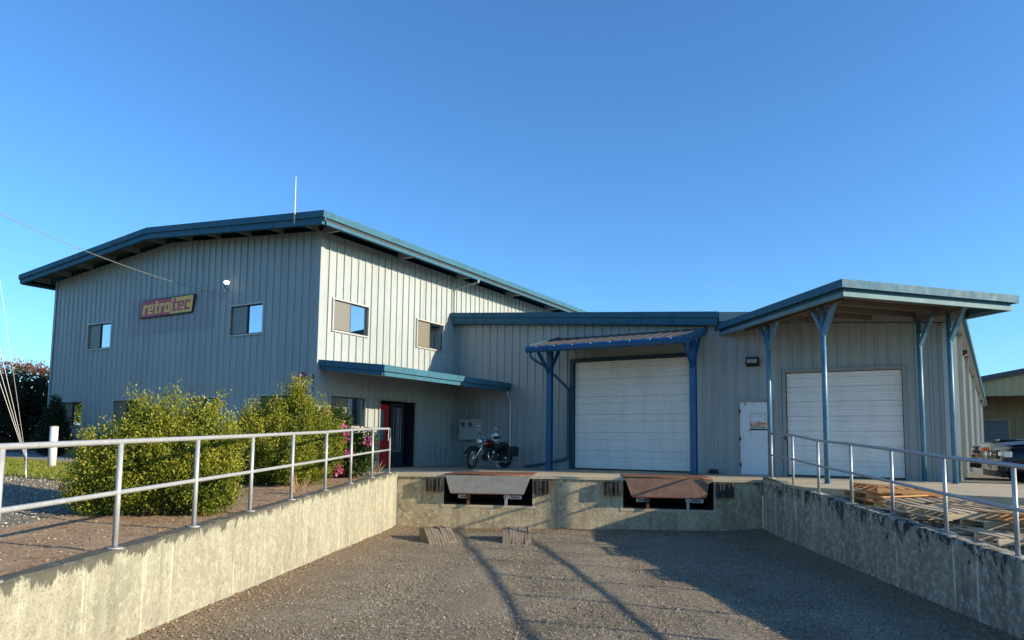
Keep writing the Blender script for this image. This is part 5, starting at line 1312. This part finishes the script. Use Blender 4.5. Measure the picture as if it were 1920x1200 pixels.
    for dx, tl in ((.08, .18), (-.12, -.18)):
        m = MB()
        for k in range(6):
            c = Vector((dx+tl*k*.10, 0, .45+.033*k)); m.box(c.x-.085, c.x+.085, -.10, .10, c.z, c.z+.014)
        m.box(dx-.06, dx+.06+tl*.4, -.07, .07, .44, .66); b(m, 'cylinder', 'engine', t, False, .004)
    m = MB(); m.lathe([(.13, 0), (.15, .07), (.165, .085), (.17, 0)], (.0, 0, .52), (0, 1, 0), 16); b(m, 'air_cleaner', 'chrome')
    m = MB(); n0 = 9
    for i in range(n0):
        a_ = R(30+i*17); p = (-.78+.40*math.cos(a_), .32+.40*math.sin(a_))
        for y, s_ in ((-.10, .94), (-.07, 1), (0, 1.02), (.07, 1), (.10, .94)): m.v.append(Vector((-.78+.40*s_*math.cos(a_), y, .32+.40*s_*math.sin(a_))))
    for i in range(n0-1):
        for j in range(4): m.f.append([i*5+j, i*5+j+1, i*5+j+6, i*5+j+5])
    b(m, 'rear_fender', 'bike_black')
    m = MB(); m.box(-1.20, -1.15, -.06, .06, .56, .62); b(m, 'tail_light', 'sign_red', t, False, .01)
    m = MB(); m.tube([(-.08, .16, .26), (-.12, .34, .045)], .013, 8); m.box(-.16, -.08, .31, .38, .035, .05); b(m, 'kickstand', 'chrome', t, False)
    t.rotation_euler = (R(-7), 0, 0)
    t.rotation_mode = 'XYZ'
    return t
mdir = Vector((-.16, -.98, 0)); mrz = math.atan2(mdir.y, mdir.x)
mo = motorcycle((-12.25, 19.28, .0), 0)
mo.matrix_world = Matrix.Translation((-12.28, 19.28, .012)) @ Matrix.Rotation(mrz, 4, 'Z') @ Matrix.Rotation(R(8), 4, 'X').inverted()
hp = mo.matrix_world @ Vector((-.10, .06, .90))
he = thing('helmet', hp[:], 'white open-face helmet resting on the motorcycle seat', 'helmet')
m = MB(); m.ball((hp.x, hp.y, hp.z+.10), .125, .15, .14, 18, 12); m.build('shell', 'helmet_white', he, True)
m = MB(); m.ball((hp.x+.035, hp.y-.03, hp.z+.09), .108, .13, .075, 16, 8); m.build('visor', 'black', he, True)

# ------------------------------------------------------------------ parked cars (nose towards the side wall)
def car(loc, rz, label, body, kind):
    t = thing('parked_car', loc, label, 'car', 'cars parked by the side wall', rz)
    b = lambda m, nm, mat, par=t, sm=False, bev=0: m.build(nm, mat, par, sm, bev, local=True)
    # stations from nose (x=0) to tail, local -x is forward
    suv = kind == 'suv'; hw = .90 if suv else .87
    H = 1.02 if suv else .92; RFZ = 1.72 if suv else 1.48; GC = .34 if suv else .24
    st = [(0, .80, H-.36, GC+.05), (.06, .92, H-.14, GC), (.25, .98, H-.04, GC), (.9, 1, H+.03, GC), (1.35, 1, H+.08, GC), (2.6, 1, H+.08, GC), (3.9, 1, H+.10, GC), (4.35, .96, H+.06, GC), (4.5, .86, H-.15, GC+.08)]
    m = MB(); n0 = 14
    for (x, sw_, zt, zb) in st:
        w_ = hw*sw_; sh = (zt-zb)
        ring_ = [(-w_*.86, zb), (-w_*.97, zb+sh*.12), (-w_, zb+sh*.45), (-w_*.985, zb+sh*.75), (-w_*.93, zb+sh*.93), (-w_*.80, zt), (-w_*.35, zt+.025)]
        ring_ += [(-y, z) for y, z in reversed(ring_)]
        for y, z in ring_: m.v.append(Vector((x, y, z)))
    for i in range(len(st)-1):
        for j in range(n0): m.f.append([i*n0+j, i*n0+(j+1) % n0, (i+1)*n0+(j+1) % n0, (i+1)*n0+j])
    m.f.append(list(range(n0))[::-1]); m.f.append([(len(st)-1)*n0+j for j in range(n0)])
    bo_ = b(m, 'body', body, t, True)
    m = MB(); cs = [(1.35, H+.07, .80), (2.0, RFZ-.06, .66), (2.5, RFZ, .63), (3.8, RFZ-.02, .63), (4.3 if suv else 4.2, H+.10, .78)]
    for (x, z, w_) in cs:
        for y in (-w_*hw/.9, w_*hw/.9): m.v.append(Vector((x, y, z)))
    for (x, z, w_) in cs[1:-1]:
        for y in (-.80*hw/.9, .80*hw/.9): m.v.append(Vector((x, y, H+.085)))
    m.f += [[0, 1, 3, 2], [2, 3, 5, 4], [4, 5, 7, 6], [6, 7, 9, 8]]
    L_ = [(0, 10, 2), (2, 10, 12, 4), (4, 12, 14, 6), (6, 14, 8)]
    for f_ in L_: m.f.append(list(f_)); m.f.append([i+1 for i in f_][::-1])
    b(m, 'cabin', 'car_dark', t)
    m = MB(); m.face([(1.40, -.70, H+.12), (1.40, .70, H+.12), (1.97, .58, RFZ-.09), (1.97, -.58, RFZ-.09)]); m.v = [v+Vector((-.012, 0, .008)) for v in m.v]; b(m, 'windscreen', 'glass_dim', t)
    for sy in (-1, 1):
        m = MB(); m.face([(1.72, .785*sy, H+.11), (2.75, .785*sy, H+.11), (2.70, .655*sy, RFZ-.08), (2.1, .67*sy, RFZ-.10)]); m.v = [v+Vector((0, .018*sy, .004)) for v in m.v]; b(m, 'side_window', 'glass_dim', t)
        m = MB(); m.face([(2.82, .785*sy, H+.11), (3.95, .785*sy, H+.11), (3.72, .655*sy, RFZ-.09), (2.80, .655*sy, RFZ-.08)]); m.v = [v+Vector((0, .018*sy, .004)) for v in m.v]; b(m, 'side_window', 'glass_dim', t)
        for x in (.82, 3.55):
            wr_ = .37 if suv else .32; wh_ = bpy.data.objects.new('wheel', None); COL.objects.link(wh_); wh_.parent = t; wh_.location = (x, (hw-.10)*sy, wr_)
            m = MB(); m.lathe([(-.11, wr_*.6), (-.11, wr_*.93), (-.08, wr_), (.08, wr_), (.11, wr_*.93), (.11, wr_*.6)], (0, 0, 0), (0, sy, 0), 24); b(m, 'tyre', 'tyre', wh_, True)
            m = MB(); m.lathe([(.06, wr_*.62), (.09, wr_*.60), (.07, wr_*.2), (.09, wr_*.15), (.09, 0)], (0, 0, 0), (0, sy, 0), 20); b(m, 'rim', 'chrome', wh_, True)
            m = MB(); m.lathe([(-.02, wr_*1.16), (.022, wr_*1.16), (.022, wr_*1.02), (-.02, wr_*1.02)], (x, (hw-.01)*sy, wr_+.01), (0, sy, 0), 24); b(m, 'wheel_arch', 'plastic', t)
        # lamps at the front corners
        m = MB(); m.box(-.012, .16, .48*sy if sy > 0 else -.74, .74 if sy > 0 else -.48, H-.27, H-.15); b(m, 'headlight', 'headlamp', t, False, .02)
        m = MB(); m.box(.04, .20, .745*sy if sy > 0 else -.85, .85 if sy > 0 else -.745, H-.29, H-.15); b(m, 'indicator', 'amber' if suv else 'headlamp', t, False, .02)
        m = MB(); m.tube([(1.55, .86*sy, H+.10), (1.58, 1.0*sy, H+.16)], .03, 6); m.box(1.52, 1.62, .93*sy if sy > 0 else -1.12, 1.12 if sy > 0 else -.93, H+.10, H+.24); b(m, 'wing_mirror', body, t, False, .02)
        if suv: m = MB(); m.box(-.05, .03, .45*sy if sy > 0 else -.66, .66 if sy > 0 else -.45, GC+.22, GC+.32); b(m, 'fog_light', 'amber', t, False, .015)
    m = MB(); m.box(-.03, .05, -.46, .46, H-.33, H-.12); gr = b(m, 'grille', 'plastic', t, False, .015)
    for k in range(3): m = MB(); m.box(-.040, -.028, -.42, .42, H-.30+.065*k, H-.285+.065*k); b(m, 'grille_bar', 'plastic' if k != 1 else 'car_silver', gr)
    m = MB(); m.ball((-.048, 0, H-.22), .012, .075, .05, 14, 8); b(m, 'front_badge', 'chrome', gr, True)
    m = MB(); m.box(-.09, .12, -hw*.93, hw*.93, GC+.04, GC+.24); b(m, 'front_bumper', body if not suv else 'car_silver', t, False, .05)
    m = MB(); m.box(-.10, .05, -.62, .62, GC-.08, GC+.05); b(m, 'lower_intake', 'plastic', t, False, .02)
    m = MB(); m.box(-.105, -.09, -.16, .16, GC+.09, GC+.24); pl = b(m, 'licence_plate', 'plate_white', t)
    m = MB()
    for k in range(5): m.box(-.107, -.1052, -.12+.05*k, -.09+.05*k, GC+.13, GC+.20)
    b(m, 'plate_characters', 'plastic', pl)
    m = MB(); m.add([(.28, -hw*.74, H+.012), (.28, hw*.74, H+.012), (.9, hw*.76, H+.062), (.9, -hw*.76, H+.062), (1.33, -hw*.76, H+.112), (1.33, hw*.76, H+.112)], [(0, 1, 2, 3), (3, 2, 5, 4)]); b(m, 'hood', 'car_dark' if suv else body, t)
    if suv: m = MB(); m.box(.55, .95, -.34, .34, H+.03, H+.09); b(m, 'hood_scoop', 'car_dark', t, False, .03)
    return t
car((1.0, 25.6, 0), R(6), 'silver off-road vehicle with dark hood scoop and orange indicator, farther along the side wall', 'car_silver', 'suv')
car((1.2, 21.75, 0), R(10), 'dark navy hatchback with white plate, nearest the warehouse corner', 'car_navy', 'hatch')

# ------------------------------------------------------------------ far beige building
fb = thing('far_shed', (25, 80, 0), 'beige ribbed-metal shed with wide shaded overhang behind the parked cars', 'building')
YY = 80.0
def fz(x): return 6.55+.19*(x-4) if x < 28 else 6.55+.19*24-.19*(x-28)
DD = (3.3, 5.75, -.2, 3.42)
ribbed_wall((0, YY, 0), (1, 0, 0), (0, -1, 0), -6, 60, -.2, lambda u: fz(u)-.3, [DD], 'siding_far', fb, pitch=.6, depth=.05, per=5, breaks=(28,), name='wall_panel')
section_door(fb, (0, YY, 0), (1, 0, 0), (0, -1, 0), DD[0], DD[1], 0, DD[3], 5, 'siding_old', -.05, 1)
ribbed_wall((0, YY-7, 0), (1, 0, 0), (0, -1, 0), -6, 60, 5.2, lambda u: fz(u), [], 'siding_far', fb, pitch=.6, depth=.05, per=5, breaks=(28,), name='overhang_panel')
m = MB()
for (xa, xb) in ((-6, 28), (28, 60)):
    m.add([(xa, YY-7.3, fz(xa)), (xb, YY-7.3, fz(xb)), (xb, YY+25, fz(xb)), (xa, YY+25, fz(xa)), (xa, YY-7.3, fz(xa)+.45), (xb, YY-7.3, fz(xb)+.45), (xb, YY+25, fz(xb)+.45), (xa, YY+25, fz(xa)+.45)], [(3, 2, 1, 0), (4, 5, 6, 7), (0, 1, 5, 4), (1, 2, 6, 5), (3, 0, 4, 7)])
m.build('roof', 'roof_metal', fb)
for x in (-5.5, 13, 30, 46, 59.5):
    MB().box(x-.12, x+.12, YY-6.9, YY-6.7, -.1, 5.4).build('post', 'siding_old', fb)

# ------------------------------------------------------------------ trees across the yard, mirrored in the lower windows
for i, (x, y, h, lb) in enumerate(((-68, 6, 8.5, 'broad tree at the north end of the row beyond the lawn'), (-67, -3, 9.5, 'tall broad tree second from the north end beyond the lawn'), (-65, -12, 8, 'broad tree third from the north end beyond the lawn'), (-60, -20, 9, 'broad tree in the middle of the row beyond the lawn'), (-53, -27, 8, 'broad tree third from the south end beyond the lawn'), (-44, -32, 9, 'broad tree second from the south end beyond the lawn'), (-34, -35, 8.5, 'broad tree at the south end of the row beyond the lawn'))):
    t = thing('yard_tree', (x, y, -.9), lb, 'tree', 'trees across the yard')
    rnd = random.Random(i); bl = [(x+rnd.uniform(-2.2, 2.2), y+rnd.uniform(-1.5, 1.5), h*rnd.uniform(.25, .72), rnd.uniform(2.4, 3.6), rnd.uniform(2.6, 4), h*.26) for k in range(9)]+[(x, y, h*.45, 3.6, 4.2, h*.42)]
    P, D = blobs_points(bl, 1500, .15); pts, dirs, tt = shoots(P, D, 5, .7, .18)
    leaf_mesh('crown', 'leaf_box', pts, dirs, .34*(.6+.7*RNG.random(len(pts))), np.clip(RNG.normal(.35, .2, len(pts)), 0, 1), t, aspect=.6)
    P, D = blobs_points(bl, 1200, .12, .85); leaf_mesh('inner_crown', 'leaf_dark', P, D+RNG.normal(size=P.shape), .8*(.6+.7*RNG.random(len(P))), RNG.random(len(P))*.5, t, aspect=.7)
    m = MB(); m.tube([(x, y, -1.3), (x+.1, y, 2), (x, y+.2, h*.65)], [.28, .22, .08], 8)
    for k in range(6):
        a_ = k*1.05; m.tube([(x, y, 1.6+.4*k), (x+2*math.cos(a_), y+2*math.sin(a_), 3+.5*k)], [.10, .03], 6)
    m.build('trunk', 'bark', t, True)
